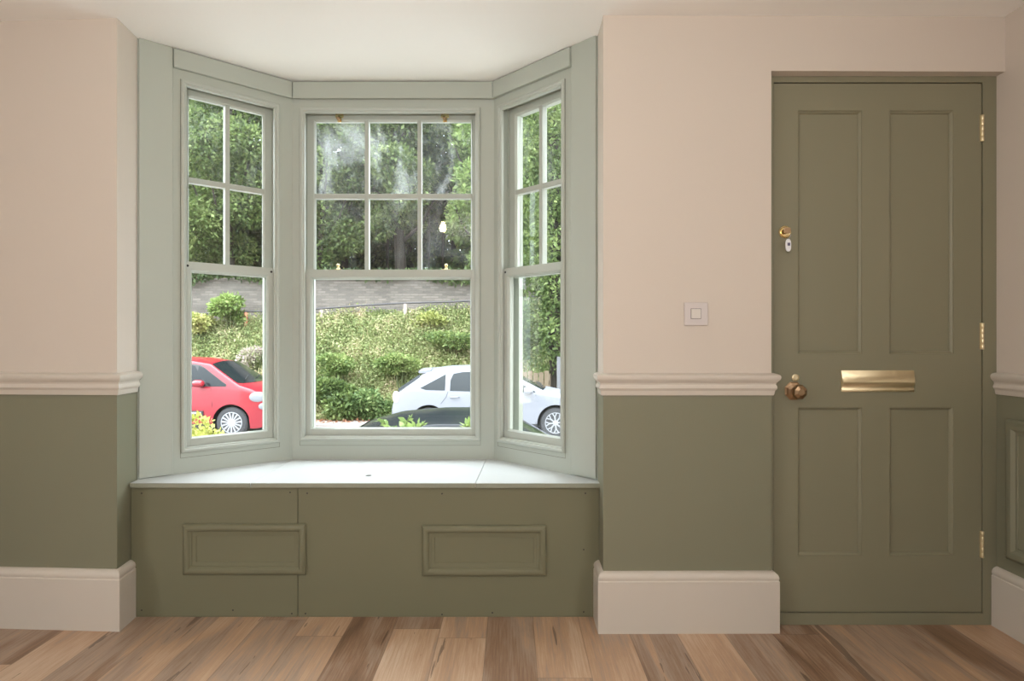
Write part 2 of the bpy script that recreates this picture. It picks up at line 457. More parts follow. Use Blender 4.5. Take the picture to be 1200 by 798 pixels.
# ------------------------------------------------------------------ sash windows
def ring(b, s0, s1, d0, d1, z0, z1, l, r, bt, tp):
    b.box(s0, s0+l, d0, d1, z0, z1); b.box(s1-r, s1, d0, d1, z0, z1)
    b.box(s0+l, s1-r, d0, d1, z0, z0+bt); b.box(s0+l, s1-r, d0, d1, z1-tp, z1)

def sash_window(n, pl, o, cols, lab, fittings=False):
    s0, s1 = o
    c = pl.at((s0+s1)/2, 0.05, 0)
    root = empty('window_%d' % n, (c[0], c[1], ZW0)); struct(root, lab)
    M3 = lambda s, d, z: pl.at(s, d, z)
    # box lining, outer stop and sill
    b = MB(M3); ring(b, s0, s1, 0.105, 0.132, ZW0, ZW1, 0.030, 0.030, 0.02, 0.025)
    ring(b, s0, s1, 0.060, 0.0645, ZW0, ZW1, 0.010, 0.010, 0.004, 0.004)
    b.box(s0-0.02, s1+0.02, 0.132, 0.20, ZW0-0.05, ZW0+0.01)
    b.build('frame', M_sage, root)
    # staff bead: rounded, proud of the casing
    bead = [(0.0, 0.006), (0.0, -0.006), (0.003, -0.009), (0.008, -0.0105), (0.013, -0.009), (0.0155, -0.005), (0.0165, -0.003), (0.020, -0.003), (0.022, 0.0), (0.022, 0.014), (0.0, 0.014)]
    b = MB(); b.sweep([(s0, ZW0), (s1, ZW0), (s1, ZW1), (s0, ZW1)], bead, lambda x, y, h: pl.at(x, h, y), closed=True)
    b.build('staff_bead', M_sash, root, smooth=True)
    # lower sash
    e = 0.0015
    zm0, zm1 = 1.366, 1.400
    def sash(name, d0, z0, z1, bt, tp, grid, gm):
        b = MB(M3); sw = 0.040
        ring(b, s0+e, s1-e, d0, d0+0.040, z0, z1, sw, sw, bt, tp)
        ga, gb, gz0, gz1 = s0+e+sw, s1-e-sw, z0+bt, z1-tp
        # chamfered inner lip around the glass on the room side
        lip = [(0.0, 0.0), (0.0, 0.016), (0.007, 0.016), (0.007, 0.011)]
        b2 = MB(); b2.sweep([(ga, gz0), (gb, gz0), (gb, gz1), (ga, gz1)], lip, lambda x, y, h: pl.at(x, d0+h, y), closed=True)
        bb_ = len(b.v); b.v += b2.v; b.f += [tuple(bb_+i for i in f) for f in b2.f]; b.m += b2.m
        if grid:
            nc, zb = grid; w = (gb-ga)/nc
            for k in range(1, nc):
                x = ga+w*k; b.box(x-0.0095, x+0.0095, d0+0.004, d0+0.036, gz0, gz1)
            b.box(ga, gb, d0+0.005, d0+0.035, zb-0.0115, zb+0.0115)
        so_ = b.build(name, M_sash, root, bevel=0.0012)
        g = MB(M3); g.box(ga-0.002, gb+0.002, d0+0.0185, d0+0.0215, gz0-0.002, gz1+0.002)
        # own origin on the plane so that the smears sit in the pane
        g.build('glass', gm, so_)
        return so_
    sash('lower_sash', 0.018, ZW0+0.001, zm1, 0.051, zm1-zm0, None, M_glass)
    sash('upper_sash', 0.0655, zm0-0.004, ZW1-0.002, 0.036, ZW1-0.002-2.116, (cols, 1.7555), M_glassd if n == 2 else M_glassl)
    b = MB(); b.sweep([(s0, ZW0-0.020), (s1, ZW0-0.020), (s1, ZW1), (s0, ZW1)], [(-0.0016, 0.002), (-0.0016, -0.0004), (0.0, -0.0004), (0.0, 0.002)], lambda x, y, h: pl.at(x, h, y), closed=True)
    b.build('paint_joint', M_joint_shade, root)  # dark strip on the joint line, crevice shade put into its colour
    # small stop holes at the ends of the meeting rail
    if not fittings:
        for s in (s0+0.030, s1-0.030):
            p = pl.at(s, 0.017, 1.383); q = pl.at(s, 0.019, 1.383)
            b = MB(); b.tube([p, q], 0.005, 12); b.build('stop_hole', M_dark, root)
    return root

win1 = sash_window(1, PLN, op['l'], 2, 'left angled sash window of the bay, four small panes over one')
win2 = sash_window(2, PCN, op['c'], 3, 'middle sash window of the bay, six small panes over one', True)
win3 = sash_window(3, PRN, op['r'], 2, 'right angled sash window of the bay, four small panes over one')

# brass fittings on the middle window
def sash_eye(px, py):
    D = 2.815+0.0655-0.001
    x, y, z = W(px, py, D)
    o = MB(); w, h = 0.019, 0.016
    o.box(x-w, x+w, D-0.004, D, z-h*0.2, z+h)
    o.box(x-w*0.55, x+w*0.55, D-0.004, D, z-h*1.5, z-h*0.2)
    p = o.build('sash_eye', M_brass, win2, bevel=0.002)
    k = MB(); k.lathe([(0.004, 0.0), (0.005, -0.010), (0.0085, -0.016), (0.0095, -0.022), (0.006, -0.027), (0.0005, -0.028)], (x, D-0.003, z-0.012), 1, 16)
    k.build('knob', M_brassd, p, smooth=True)
    for s in (-1, 1):
        k = MB(); k.lathe([(0.003, 0), (0.003, -0.001), (0.0005, -0.0015)], (x+s*0.012, D-0.004, z+0.010), 1, 10); k.build('screw', M_brassd, p)
sash_eye(398, 137.5); sash_eye(521.5, 137.5)
def sash_fastener(px):
    D = 2.815+0.045
    x = (px-600)/F*D; z = 1.400
    o = MB(); o.box(x-0.020, x+0.020, D-0.018, D+0.012, z, z+0.003)
    o.lathe([(0.009, 0.003), (0.009, 0.006), (0.005, 0.009), (0.005, 0.018), (0.008, 0.021), (0.007, 0.027), (0.003, 0.030)], (x, D-0.004, z), 2, 16)
    o.box(x-0.004, x+0.004, D-0.006, D+0.02, z+0.010, z+0.014)
    o.build('sash_fastener', M_brass, win2, smooth=True)
sash_fastener(396.5); sash_fastener(523)

# ------------------------------------------------------------------ window seat
seat = empty('window_seat', (-0.56, 2.40, 0.0))
tag(seat, 'built-in window seat with a white top and olive boarded front under the bay', 'window seat')
YS = 2.338; YP = 2.351
fz = lambda px, D: (px-600)/F*D
def seat_board(poly):
    b = MB()
    b.mi = 0; b.prism(poly, ZS-0.018, ZS)
    o = b.build('seat_board', [M_top, M_edge], seat, bevel=0.0015)
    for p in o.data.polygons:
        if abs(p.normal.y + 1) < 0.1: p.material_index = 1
    return o
xl = -1.4715; xr = 0.338; j1f = fz(293.5, YS); j2f = fz(557, YS)
j1b = (C1.x+0.004, C1.y-0.001); j2b = (C2.x-0.035, C2.y-0.001); g = 0.0009
inL = lambda s, d=-0.0005: tuple(PLN.at(s, d, 0)[:2]); inR = lambda s, d=-0.0005: tuple(PRN.at(s, d, 0)[:2])
seat_board([(xl, YS), (j1f-g, YS), (j1b[0]-g, j1b[1]), inL(PLN.L), inL(0.0), (-1.4785, 2.40)])
seat_board([(j1f+g, YS), (j2f-g, YS+0.0), (j2b[0]-g, j2b[1]), (j1b[0]+g, j1b[1])])
seat_board([(j2f+g, YS-0.002), (xr, YS-0.002), inR(PRN.L), inR(0.0), (j2b[0]+g, j2b[1])])
b = MB(); x, y, z = (432-600)/F*2.47, 2.47, ZS
b.lathe([(0.012, 0.0), (0.012, 0.0012)], (fz(432, 2.47), 2.47, ZS-0.0008), 2, 20); b.build('finger_hole', M_hole, seat)
jx = fz(349, YP)
b = MB(); b.box(-1.4745, jx-0.0012, YP, YP+0.018, 0.0005, ZS-0.019); b.build('front_panel', M_seatp, seat, bevel=0.001)
b = MB(); b.box(jx+0.0012, 0.3365, YP, YP+0.018, 0.0005, ZS-0.019); b.build('front_panel', M_seatp, seat, bevel=0.001)
b = MB(); b.box(-1.46, 0.33, YP+0.0185, YP+0.03, 0.0, ZS-0.019); b.build('back_board', M_dark, seat)
mould = [(0.0, 0.0), (0.0, 0.008), (0.003, 0.013), (0.008, 0.0165), (0.014, 0.018), (0.021, 0.0165), (0.026, 0.012), (0.028, 0.0095), (0.033, 0.0095), (0.034, 0.006), (0.041, 0.0045), (0.047, 0.003), (0.048, 0.0)]
def moulding(parent, name, x0, x1, z0, z1, mp, mat):
    b = MB(); b.sweep([(x0, z0), (x1, z0), (x1, z1), (x0, z1)], mould, mp, closed=True)
    return b.build(name, mat, parent, smooth=True, angle=25)
for a in ((215.2, 613.9, 358.8, 673.0), (495, 615.6, 640, 674.5)):
    x0, _, z1 = W(a[0], a[1], YP-0.004); x1, _, z0 = W(a[2], a[3], YP-0.004)
    moulding(seat, 'panel_moulding', x0, x1, z0, z1, lambda x, y, h: (x, YP-h, y), M_seatp)
for px, py in ((166, 578), (340, 577), (166, 715), (342, 719), (360, 578), (358, 719), (518, 578.5), (686, 578), (518, 720), (684, 644), (577, 718), (273, 715), (498, 658), (684, 717)):
    x, _, z = W(px, py, YP)
    b = MB(); b.lathe([(0.0032, 0.0), (0.0032, -0.0006), (0.0002, -0.0006)], (x, YP, z), 1, 10); b.build('screw_head', M_hole, seat)

# ------------------------------------------------------------------ skirtings and dado rails
sk = [(0.0, 0.0), (0.022, 0.0), (0.022, 0.188), (0.019, 0.192), (0.0205, 0.197), (0.021, 0.203), (0.018, 0.211), (0.012, 0.217), (0.006, 0.221), (0.0, 0.222)]
dado = [(0.0, 0.868), (0.006, 0.868), (0.008, 0.874), (0.010, 0.886), (0.013, 0.889), (0.016, 0.895), (0.015, 0.902), (0.012, 0.908), (0.013, 0.914), (0.019, 0.921), (0.024, 0.927), (0.026, 0.934), (0.025, 0.941), (0.020, 0.946), (0.010, 0.949), (0.0, 0.950)]
mpz = lambda x, y, h: (x, y, h)
def run(name, path, prof, label):
    b = MB(); b.sweep(path, [(-o, h) for o, h in prof], mpz)
    return struct(b.build(name, M_trim, smooth=True, angle=30), label)
# travelling with the wall on the left hand side (room on the right)
eL = Vector((PL.x, PL.y)).lerp(A0, 0.93)
run('baseboard_left_of_bay', [(XL, WL(XL)), tuple(PL), tuple(PL.lerp(A0, (YP-PL.y)/(A0.y-PL.y)-0.005))], sk, 'tall cream skirting left of the bay')
run('trim_9', [(XL, WL(XL)), tuple(PL), tuple(eL)], dado, 'moulded cream dado rail left of the bay')
rP = PR.lerp(B0, (YP-PR.y)/(B0.y-PR.y)-0.005)
run('baseboard_by_door', [tuple(rP), tuple(PR), tuple(DR), (DR.x, 2.283)], sk, 'tall cream skirting between bay and door')
run('trim_10', [tuple(PR.lerp(B0, 0.6)), tuple(PR), tuple(DR), (DR.x, 2.280)], dado, 'moulded cream dado rail between bay and door')
run('baseboard_right', [(XR, 2.283), (XR, YB)], sk, 'tall cream skirting along the right side wall')
run('trim_11', [(XR, 2.283), (XR, YB)], dado, 'moulded cream dado rail on the right side wall')
run('baseboard_left', [(XL, YB), (XL, WL(XL)-0.03)], sk, 'skirting along the left side wall')

# raised panel moulding on the right side wall
mp_r = empty('wall_panel_moulding', (XR, 2.0, 0.272))
tag(mp_r, 'olive rectangular panel moulding fixed on the right side wall under the rail', 'wall moulding')
mw = [(o*1.5, h*1.3) for o, h in mould]
b = MB(); b.sweep([(2.228, 0.272), (2.228, 0.782), (1.45, 0.782), (1.45, 0.272)], [(o, h) for o, h in mw], lambda x, y, h: (XR-h, x, y), closed=True)
b.build('moulding', M_green, mp_r, smooth=True, angle=25)

# ------------------------------------------------------------------ front door
YF = 2.285; YD = 2.290
door = empty('door_1', (1.38, YF, 0)); struct(door, 'olive green four-panel front door with brass furniture')
lx0, lx1, lz0, lz1 = fz(907, YD), fz(1150, YD), CAMZ-(717-399)/F*YD, CAMZ-(98-399)/F*YD
b = MB()
b.box(DR.x+0.0005, lx0-0.003, YF, 2.40, 0, 2.0635); b.box(lx1+0.003, XR-0.0005, YF, 2.40, 0, 2.0635)
b.box(lx0-0.003, lx1+0.003, YF, 2.40, lz1+0.003, 2.0635); b.box(lx0-0.003, lx1+0.003, YF, 2.40, 0.0, lz0-0.003)
b.box(lx0-0.02, lx1+0.02, 2.345, 2.40, 0.0, 2.06)     # stop behind the leaf
b.build('door_frame', M_door, door, bevel=0.001)
# leaf with recessed panels and a bevelled edge around each
pan = [(935.2, 129.5, 1010, 414.5), (1042.5, 130, 1117.3, 415.5), (933.8, 477.5, 1008.6, 651), (1041.3, 478, 1117.3, 652)]
PB = []
for a in pan:
    x0, _, z1 = W(a[0], a[1], YD); x1, _, z0 = W(a[2], a[3], YD); PB.append((x0, x1, z0, z1))
xs = sorted([lx0, lx1] + [v for p in PB[:2] for v in p[:2]])
lxA, lxB, lxC, lxD = PB[0][0], PB[0][1], PB[1][0], PB[1][1]
zA, zB, zC_, zD_ = PB[2][2], PB[2][3], PB[0][2], PB[0][3]
b = MB()
b.box(lx0, lxA, YD, YD+0.044, lz0, lz1); b.box(lxD, lx1, YD, YD+0.044, lz0, lz1)
b.box(lxB, lxC, YD, YD+0.044, zA, zD_)
b.box(lxA, lxD, YD, YD+0.044, lz0, zA); b.box(lxA, lxD, YD, YD+0.044, zD_, lz1)
b.box(lxA, lxB, YD, YD+0.044, zB, zC_); b.box(lxC, lxD, YD, YD+0.044, zB, zC_)
b.box(lxA, lxD, YD+0.014, YD+0.034, zA, zD_)
for x0, x1 in ((lxA, lxB), (lxC, lxD)):
    for z0, z1 in ((zA, zB), (zC_, zD_)):
        b.sweep([(x0, z0), (x1, z0), (x1, z1), (x0, z1)], [(0.0, 0.0), (0.0015, 0.004), (0.0045, 0.006), (0.008, 0.009), (0.010, 0.014), (0.0, 0.014)], lambda x, y, h: (x, YD+h, y), closed=True)
leaf = b.build('door_leaf', M_door, door)
# letter plate
x0, _, z1 = W(985.5, 434, YD); x1, _, z0 = W(1071, 459, YD)
b = MB(); yy = YD
prof = [(0.0, z0), (-0.004, z0), (-0.0055, z0+0.004), (-0.0055, z0+0.009), (-0.004, z0+0.011), (-0.006, z0+0.020), (-0.0105, z0+0.031), (-0.0125, z0+0.034), (-0.0115, z0+0.040), (-0.0075, z0+0.060), (-0.004, z1-0.006), (-0.0035, z1), (0.0, z1)]
rings = [[(x, yy+h, z) for h, z in prof] for x in (x0, x0+0.003, x1-0.003, x1)]
for k in (0, 3):
    rings[k] = [(p[0], yy+(p[1]-yy)*0.5, z0+(p[2]-z0)*0.97+0.001) for p in rings[k]]
b.loft(rings)
b.build('letter_plate', M_brassb, leaf, smooth=True, angle=50)
# octagonal door knob on a stepped octagonal rose
kx, _, kz = W(930, 458, YD)
b = MB(); b.lathe([(0.036, 0), (0.036, -0.003), (0.031, -0.006), (0.024, -0.007), (0.013, -0.010)], (kx, YD, kz), 1, 8, R(22.5)); b.build('knob_rose', M_brassd, leaf)
kx2 = kx-0.002
b = MB(); b.lathe([(0.010, -0.008), (0.009, -0.030), (0.014, -0.034), (0.026, -0.042), (0.0285, -0.052), (0.024, -0.062), (0.012, -0.068)], (kx2, YD, kz), 1, 8, R(22.5)); b.build('knob', M_brassd, leaf)
ex, _, ez = W(932, 442.5, YD)
b = MB(); b.lathe([(0.013, 0), (0.013, -0.003), (0.010, -0.005), (0.009, -0.005), (0.008, -0.0035), (0.001, -0.0035)], (ex, YD, ez), 1, 24); b.build('keyhole_cover', M_brassb, leaf, smooth=True)
# rim lock cylinder
cx, _, cz = W(919.5, 272, YD)
b = MB(); b.lathe([(0.0235, 0), (0.0235, -0.004), (0.020, -0.007), (0.0165, -0.006), (0.0155, -0.009), (0.001, -0.010)], (cx, YD, cz), 1, 32); cyl = b.build('lock_cylinder', M_brass, leaf, smooth=True)
# hinges
for py in (150, 394, 638):
    x, _, z = W(1151.2, py, YD-0.004)
    b = MB()
    for k in range(5):
        zz = z-0.05+k*0.02; b.lathe([(0.0045, 0.0), (0.0052, 0.001), (0.0052, 0.0185), (0.0045, 0.0195)], (x, YD-0.005, zz), 2, 12)
    b.box(x-0.0065, x+0.0065, YD-0.005, YD+0.0002, z-0.05, z+0.05)
    b.build('hinge', M_brassb, door, smooth=True)
# key left in the lock with a pale fob
key = empty('door_key', (cx, YD-0.012, cz))
tag(key, 'key in the upper brass door lock with a white tag hanging from it', 'key')
b = MB(); b.lathe([(0.009, -0.024), (0.0095, -0.026), (0.0095, -0.028), (0.009, -0.030)], (cx-0.001, YD-0.001, cz-0.001), 1, 20)
b.box(cx-0.0018, cx+0.0018, YD-0.030, YD-0.0095, cz-0.003, cz+0.003)
b.box(cx-0.014, cx+0.010, YD-0.0285, YD-0.0262, cz-0.008, cz+0.012)
b.build('key_blade', M_brassd, key, bevel=0.001)
fx, _, fzz = W(923.3, 287.5, YD-0.027)
b = MB(); b.tube([(cx+0.004, YD-0.0275, cz-0.006), (cx+0.010, YD-0.029, cz-0.016), (fx, YD-0.0285, fzz+0.018)], 0.0012, 8); b.build('split_ring', M_steel, key)
b = MB(); oct_ = []
for i in range(24):
    t = 2*math.pi*i/24; q = 0.0115*math.cos(t); w_ = 0.023*math.sin(t)
    oct_.append((fx+math.copysign(abs(math.cos(t))**0.7*0.0105, q), fzz+math.copysign(abs(math.sin(t))**0.8*0.023, w_)))
b.loft([[(x, YD-0.0325, z) for x, z in oct_], [(x, YD-0.0265, z) for x, z in oct_]])
fob = b.build('key_fob', M_fob, key, bevel=0.0015)
b = MB(); b.box(fx-0.004, fx+0.006, YD-0.0331, YD-0.0326, fzz-0.002, fzz+0.009); b.build('fob_mark', nmat('fob_ink', srgb(90, 84, 110), 0.5), fob)

# ------------------------------------------------------------------ light switch
x0, _, z1 = W(801.5, 354.5, 2.237); x1, _, z0 = W(829, 381.5, 2.237)
sw = empty('light_switch', ((x0+x1)/2, 2.238, (z0+z1)/2))
tag(sw, 'square white single-rocker light switch on the pink wall between bay and door', 'light switch')
ys = 2.2392
b = MB(); b.box(x0, x1, ys-0.009, ys, z0, z1); b.build('switch_plate', M_plastic, sw, bevel=0.0025)
xm, zm = (x0+x1)/2-0.001, (z0+z1)/2+0.001; h = 0.0175
b = MB(); b.loft([[(xm-h, ys-0.0115, zm-h), (xm+h, ys-0.0115, zm-h), (xm+h, ys-0.0115, zm+h), (xm-h, ys-0.0115, zm+h)],
                  [(xm-h, ys-0.008, zm-h), (xm+h, ys-0.008, zm-h), (xm+h, ys-0.008, zm+h), (xm-h, ys-0.008, zm+h)]])
b.build('rocker', nmat('rocker_plastic', srgb(206, 198, 188), 0.3), sw, bevel=0.0008)
b = MB(); b.box(xm-h-0.0015, xm+h+0.0015, ys-0.0093, ys-0.0088, zm-h-0.0015, zm+h+0.0015); b.build('rocker_gap', M_hole, sw)

# ------------------------------------------------------------------ pendant bulb in the room (seen mirrored in the window)
px_, py_, pz_ = -0.552, 0.95, 1.965
pend = empty('pendant_bulb', (px_, py_, ZC))
tag(pend, 'bare warm light bulb on a ceiling cord, mirrored in the middle window', 'pendant lamp')
b = MB(); b.lathe([(0.045, 0.0), (0.045, -0.012), (0.03, -0.022), (0.006, -0.026)], (px_, py_, ZC), 2, 24); b.build('ceiling_rose', M_plastic, pend, smooth=True)
b = MB(); b.tube([(px_, py_, ZC-0.02), (px_, py_, pz_+0.11)], 0.003, 8); b.build('cord', M_plastic, pend)
b = MB(); b.lathe([(0.008, 0.115), (0.019, 0.105), (0.020, 0.06), (0.016, 0.052)], (px_, py_, pz_), 2, 20); b.build('lamp_holder', M_plastic, pend, smooth=True)
M_bulb = bpy.data.materials.new('lit_bulb'); M_bulb.use_nodes = True
bb = M_bulb.node_tree.nodes['Principled BSDF']; bb.inputs['Emission Color'].default_value = (1.0, 0.78, 0.45, 1); bb.inputs['Emission Strength'].default_value = 60
b = MB(); b.lathe([(0.013, 0.055), (0.015, 0.042), (0.024, 0.022), (0.030, 0.0), (0.027, -0.016), (0.017, -0.027), (0.001, -0.031)], (px_, py_, pz_), 2, 24); b.build('bulb', M_bulb, pend, smooth=True)

# ================================================================== outside
ZG = -0.97
rng = np.random.default_rng(7)

def leaf_mat(name, cols, noise=1.2, fine=9.0, transl=0.35, rough=0.55):
    """leaf colour varies from leaf to leaf and from bough to bough"""
    m = bpy.data.materials.new(name); m.use_nodes = True; nt = m.node_tree; L = nt.links
    b = nt.nodes['Principled BSDF']; out = nt.nodes['Material Output']
    b.inputs['Roughness'].default_value = rough; b.inputs['Specular IOR Level'].default_value = 0.3
    geo = nd(m, 'ShaderNodeNewGeometry')
    n1 = nd(m, 'ShaderNodeTexNoise'); n1.inputs['Scale'].default_value = noise; n1.inputs['Detail'].default_value = 3
    L.new(geo.outputs['Position'], n1.inputs['Vector'])
    ri = nd(m, 'ShaderNodeMath', operation='MULTIPLY_ADD'); L.new(geo.outputs['Random Per Island'], ri.inputs[0]); ri.inputs[1].default_value = 0.5
    ml = nd(m, 'ShaderNodeMath', operation='MULTIPLY_ADD'); L.new(n1.outputs[0], ml.inputs[0]); ml.inputs[1].default_value = 1.3; ml.inputs[2].default_value = -0.42
    L.new(ml.outputs[0], ri.inputs[2])
    cr = nd(m, 'ShaderNodeValToRGB'); L.new(ri.outputs[0], cr.inputs[0]); e = cr.color_ramp.elements
    k = len(cols); e[0].position = 0.1; e[0].color = cols[0]; e[1].position = 0.95; e[1].color = cols[-1]
    for i in range(1, k-1):
        q = e.new(0.1+0.85*i/(k-1)); q.color = cols[i]
    L.new(cr.outputs[0], b.inputs['Base Color'])
    tl = nd(m, 'ShaderNodeBsdfTranslucent'); L.new(cr.outputs[0], tl.inputs[0])
    mx = nd(m, 'ShaderNodeMixShader'); mx.inputs[0].default_value = transl
    L.new(b.outputs[0], mx.inputs[1]); L.new(tl.outputs[0], mx.inputs[2]); L.new(mx.outputs[0], out.inputs['Surface'])
    return m

def leaves_mesh(name, P, size, mat, parent=None, up=0.4, aspect=0.55, vary=0.4, out=None, loc=None):
    """P = (n,3) leaf positions in world coordinates; every leaf is a folded blade of four points"""
    n = len(P)
    d = rng.normal(size=(n, 3)); d /= np.linalg.norm(d, axis=1)[:, None]
    if out is not None: d = d*0.8 + out*0.6; d /= np.linalg.norm(d, axis=1)[:, None]
    nr = rng.normal(size=(n, 3)); nr[:, 2] = np.abs(nr[:, 2])+up
    sd_ = np.cross(d, nr); sd_ /= np.linalg.norm(sd_, axis=1)[:, None]
    no = np.cross(sd_, d)
    s = size*(1+vary*(rng.random(n)*2-1)); s = s[:, None]
    tip = P + d*s; mid = P + d*s*0.45 + no*s*0.06
    l = mid + sd_*s*aspect*0.5 - no*s*0.10; r = mid - sd_*s*aspect*0.5 - no*s*0.10
    V = np.stack([P, l, tip, r], axis=1).reshape(-1, 3)
    off = np.zeros(3)
    if parent is not None: off = np.array(parent.location)
    elif loc is not None: off = np.array(loc)
    V = V - off
    base = np.arange(n)*4
    faces = np.stack([base, base+1, base+2, base, base+2, base+3], axis=1).reshape(-1)
    me = bpy.data.meshes.new(name)
    me.vertices.add(4*n); me.vertices.foreach_set('co', V.astype(np.float32).ravel())
    me.loops.add(6*n); me.loops.foreach_set('vertex_index', faces.astype(np.int32))
    me.polygons.add(2*n); me.polygons.foreach_set('loop_start', (np.arange(2*n)*3).astype(np.int32))
    me.update(calc_edges=True); me.materials.append(mat)
    o = bpy.data.objects.new(name, me); link(o, parent)
    if parent is None: o.location = tuple(off)
    return o

def blob_points(c, r, n, shell=0.55):
    d = rng.normal(size=(n, 3)); d /= np.linalg.norm(d, axis=1)[:, None]
    q = (shell + (1-shell)*rng.random(n))**(1.0)
    return np.array(c) + d*q[:, None]*np.array(r), d

G = lambda *a: srgb(*[c*0.99 for c in a])
L_mid = leaf_mat('mid_green_leaves', [G(62,78,44), G(88,106,58), G(116,132,78), G(150,162,104)])
L_dark = leaf_mat('dark_green_leaves', [G(44,60,38), G(62,80,48), G(82,100,62), G(112,128,82)])
L_light = leaf_mat('light_green_leaves', [G(84,106,56), G(112,134,72), G(138,158,92), G(170,182,118)])
L_yell = leaf_mat('yellow_green_leaves', [G(112,122,66), G(142,150,84), G(168,170,108), G(194,188,130)])
L_bank = leaf_mat('bank_weeds', [G(92,106,66), G(124,138,86), G(150,158,108), G(178,174,134), G(192,162,146)], 1.3)
L_bankb = leaf_mat('bank_bush_leaves', [G(74,94,54), G(104,124,70), G(132,148,88), G(164,168,114)])
L_bramble = leaf_mat('bramble_leaves', [G(58,78,48), G(80,102,60), G(100,122,72), G(134,150,96)])
L_gold = leaf_mat('golden_leaves', [G(140,150,70), G(165,168,86), G(185,180,116)])
L_rust = leaf_mat('fallen_leaves', [G(112,74,54), G(150,104,78), G(176,130,104)])
M_bark = painted('bark', srgb(50, 44, 38), 0.9, 0.25, 6, 0.6, 30, stretch=(1, 1, 0.2))
M_stem = painted('green_stems', srgb(70, 76, 48), 0.9)
M_road = painted('asphalt', srgb(140, 138, 137), 0.9, 0.1, 8, 0.5, 120)
M_pave = painted('pavement', srgb(150, 142, 136), 0.9, 0.12, 6, 0.4, 90)
M_soil = painted('soil_and_stems', srgb(112, 112, 74), 1.0, 0.35, 5, 0.8, 30)

# road, pavements, front garden
b = MB(); b.box(-60, 60, 4.3, 14.35, ZG-0.2, ZG); struct(b.build('road', M_road))
b = MB(); b.box(-60, 60, 14.35, 15.6, ZG-0.2, ZG+0.06); struct(b.build('pavement', M_pave))
M_bounce = painted('pale_gravel', srgb(214, 208, 196), 0.95, 0.12, 30, 0.8, 60)  # unseen ground made pale to bounce light up to the bay ceiling
b = MB(); b.box(-60, 60, 2.4, 4.3, ZG-0.2, ZG+0.03); struct(b.build('ground_front_garden', M_bounce))
# front of the house beside and above the bay
M_brickx = painted('house_render', srgb(200, 192, 180), 0.9)
b = MB(); b.box(-9, -3.2, 2.45, 2.62, ZG, 2.9); b.box(2.02, 9, 2.45, 2.62, ZG, 2.9); b.box(-3.2, 2.02, 2.45, 2.62, ZC+0.16, 2.9)
b.box(-3.2, -1.56, 2.45, 2.62, ZG, -0.13); b.box(0.36, 2.02, 2.45, 2.62, ZG, -0.13)
struct(b.build('wall_facade', M_brickx))

# the bank
def ztop(x): return 1.66 + 0.052*(x+9.6)
def bank_z(x, y):
    t = np.clip((y-15.2)/2.7, 0, 1.0)
    s_ = t*t*(3-2*t)*0.35 + t*0.65
    z = ZG + 0.05 + s_*(ztop(x)-0.12-ZG)
    return z + 0.13*np.sin(x*1.7+y*2.1)*np.sin(x*0.63+1)*t*(1.15-t)*2
nx, ny = 150, 26
X = np.linspace(-22, 12, nx); Y = np.linspace(15.2, 17.9, ny)
vs = [(x, y, float(bank_z(x, y))) for x in X for y in Y]
fs = [(i*ny+j, (i+1)*ny+j, (i+1)*ny+j+1, i*ny+j+1) for i in range(nx-1) for j in range(ny-1)]
b = MB(); b.add(vs, fs); struct(b.build('land_bank', M_soil, smooth=True))
b = MB(); b.box(-60, 60, 18.7, 60, ZG-0.2, 2.35); struct(b.build('ground_wood', M_soil))

# retaining wall on the bank: coursed rubble
m = nmat('rubble_stone', srgb(150, 145, 140), 0.9); nt = m.node_tree; bs = nt.nodes['Principled BSDF']
tc = nd(m, 'ShaderNodeTexCoord'); mp_ = nd(m, 'ShaderNodeMapping'); mp_.inputs['Rotation'].default_value = (R(90), 0, 0)
nt.links.new(tc.outputs['Object'], mp_.inputs['Vector'])
bt = nd(m, 'ShaderNodeTexBrick'); bt.inputs['Scale'].default_value = 1.0; bt.inputs['Brick Width'].default_value = 0.24; bt.inputs['Row Height'].default_value = 0.072
bt.inputs['Mortar Size'].default_value = 0.008; bt.inputs['Color1'].default_value = srgb(134, 126, 119); bt.inputs['Color2'].default_value = srgb(106, 101, 95); bt.inputs['Mortar'].default_value = srgb(112, 106, 98)
nz = nd(m, 'ShaderNodeTexNoise'); nz.inputs['Scale'].default_value = 3; nz.inputs['Detail'].default_value = 6
va = nd(m, 'ShaderNodeVectorMath', operation='MULTIPLY_ADD'); nt.links.new(nz.outputs['Color'], va.inputs[0]); va.inputs[1].default_value = (0.06, 0.06, 0.06); nt.links.new(mp_.outputs[0], va.inputs[2])
nt.links.new(va.outputs[0], bt.inputs['Vector'])
mx = nd(m, 'ShaderNodeMix', data_type='RGBA', blend_type='MULTIPLY'); mx.inputs[0].default_value = 0.55; nt.links.new(bt.outputs['Color'], mx.inputs[6])
cr = nd(m, 'ShaderNodeValToRGB'); nt.links.new(nz.outputs[0], cr.inputs[0]); cr.color_ramp.elements[0].position = 0.3; cr.color_ramp.elements[0].color = (0.35, 0.34, 0.33, 1); cr.color_ramp.elements[1].position = 0.65
nt.links.new(cr.outputs[0], mx.inputs[7]); nt.links.new(mx.outputs[2], bs.inputs['Base Color'])
bp = nd(m, 'ShaderNodeBump'); bp.inputs['Strength'].default_value = 0.8; bp.inputs['Distance'].default_value = 0.03; nt.links.new(bt.outputs['Fac'], bp.inputs['Height']); bp.invert = True; nt.links.new(bp.outputs[0], bs.inputs['Normal'])
M_stone = m
b = MB(); xs_ = np.linspace(-30, 14, 90); rings = []
for x in xs_:
    z1 = 2.98 + 0.05*math.sin(x*0.9) + 0.012*(x+9)
    rings.append([(x, 18.05, 0.6), (x, 18.10, z1-0.05), (x, 18.14, z1), (x, 18.62, z1), (x, 18.7, 0.6)])
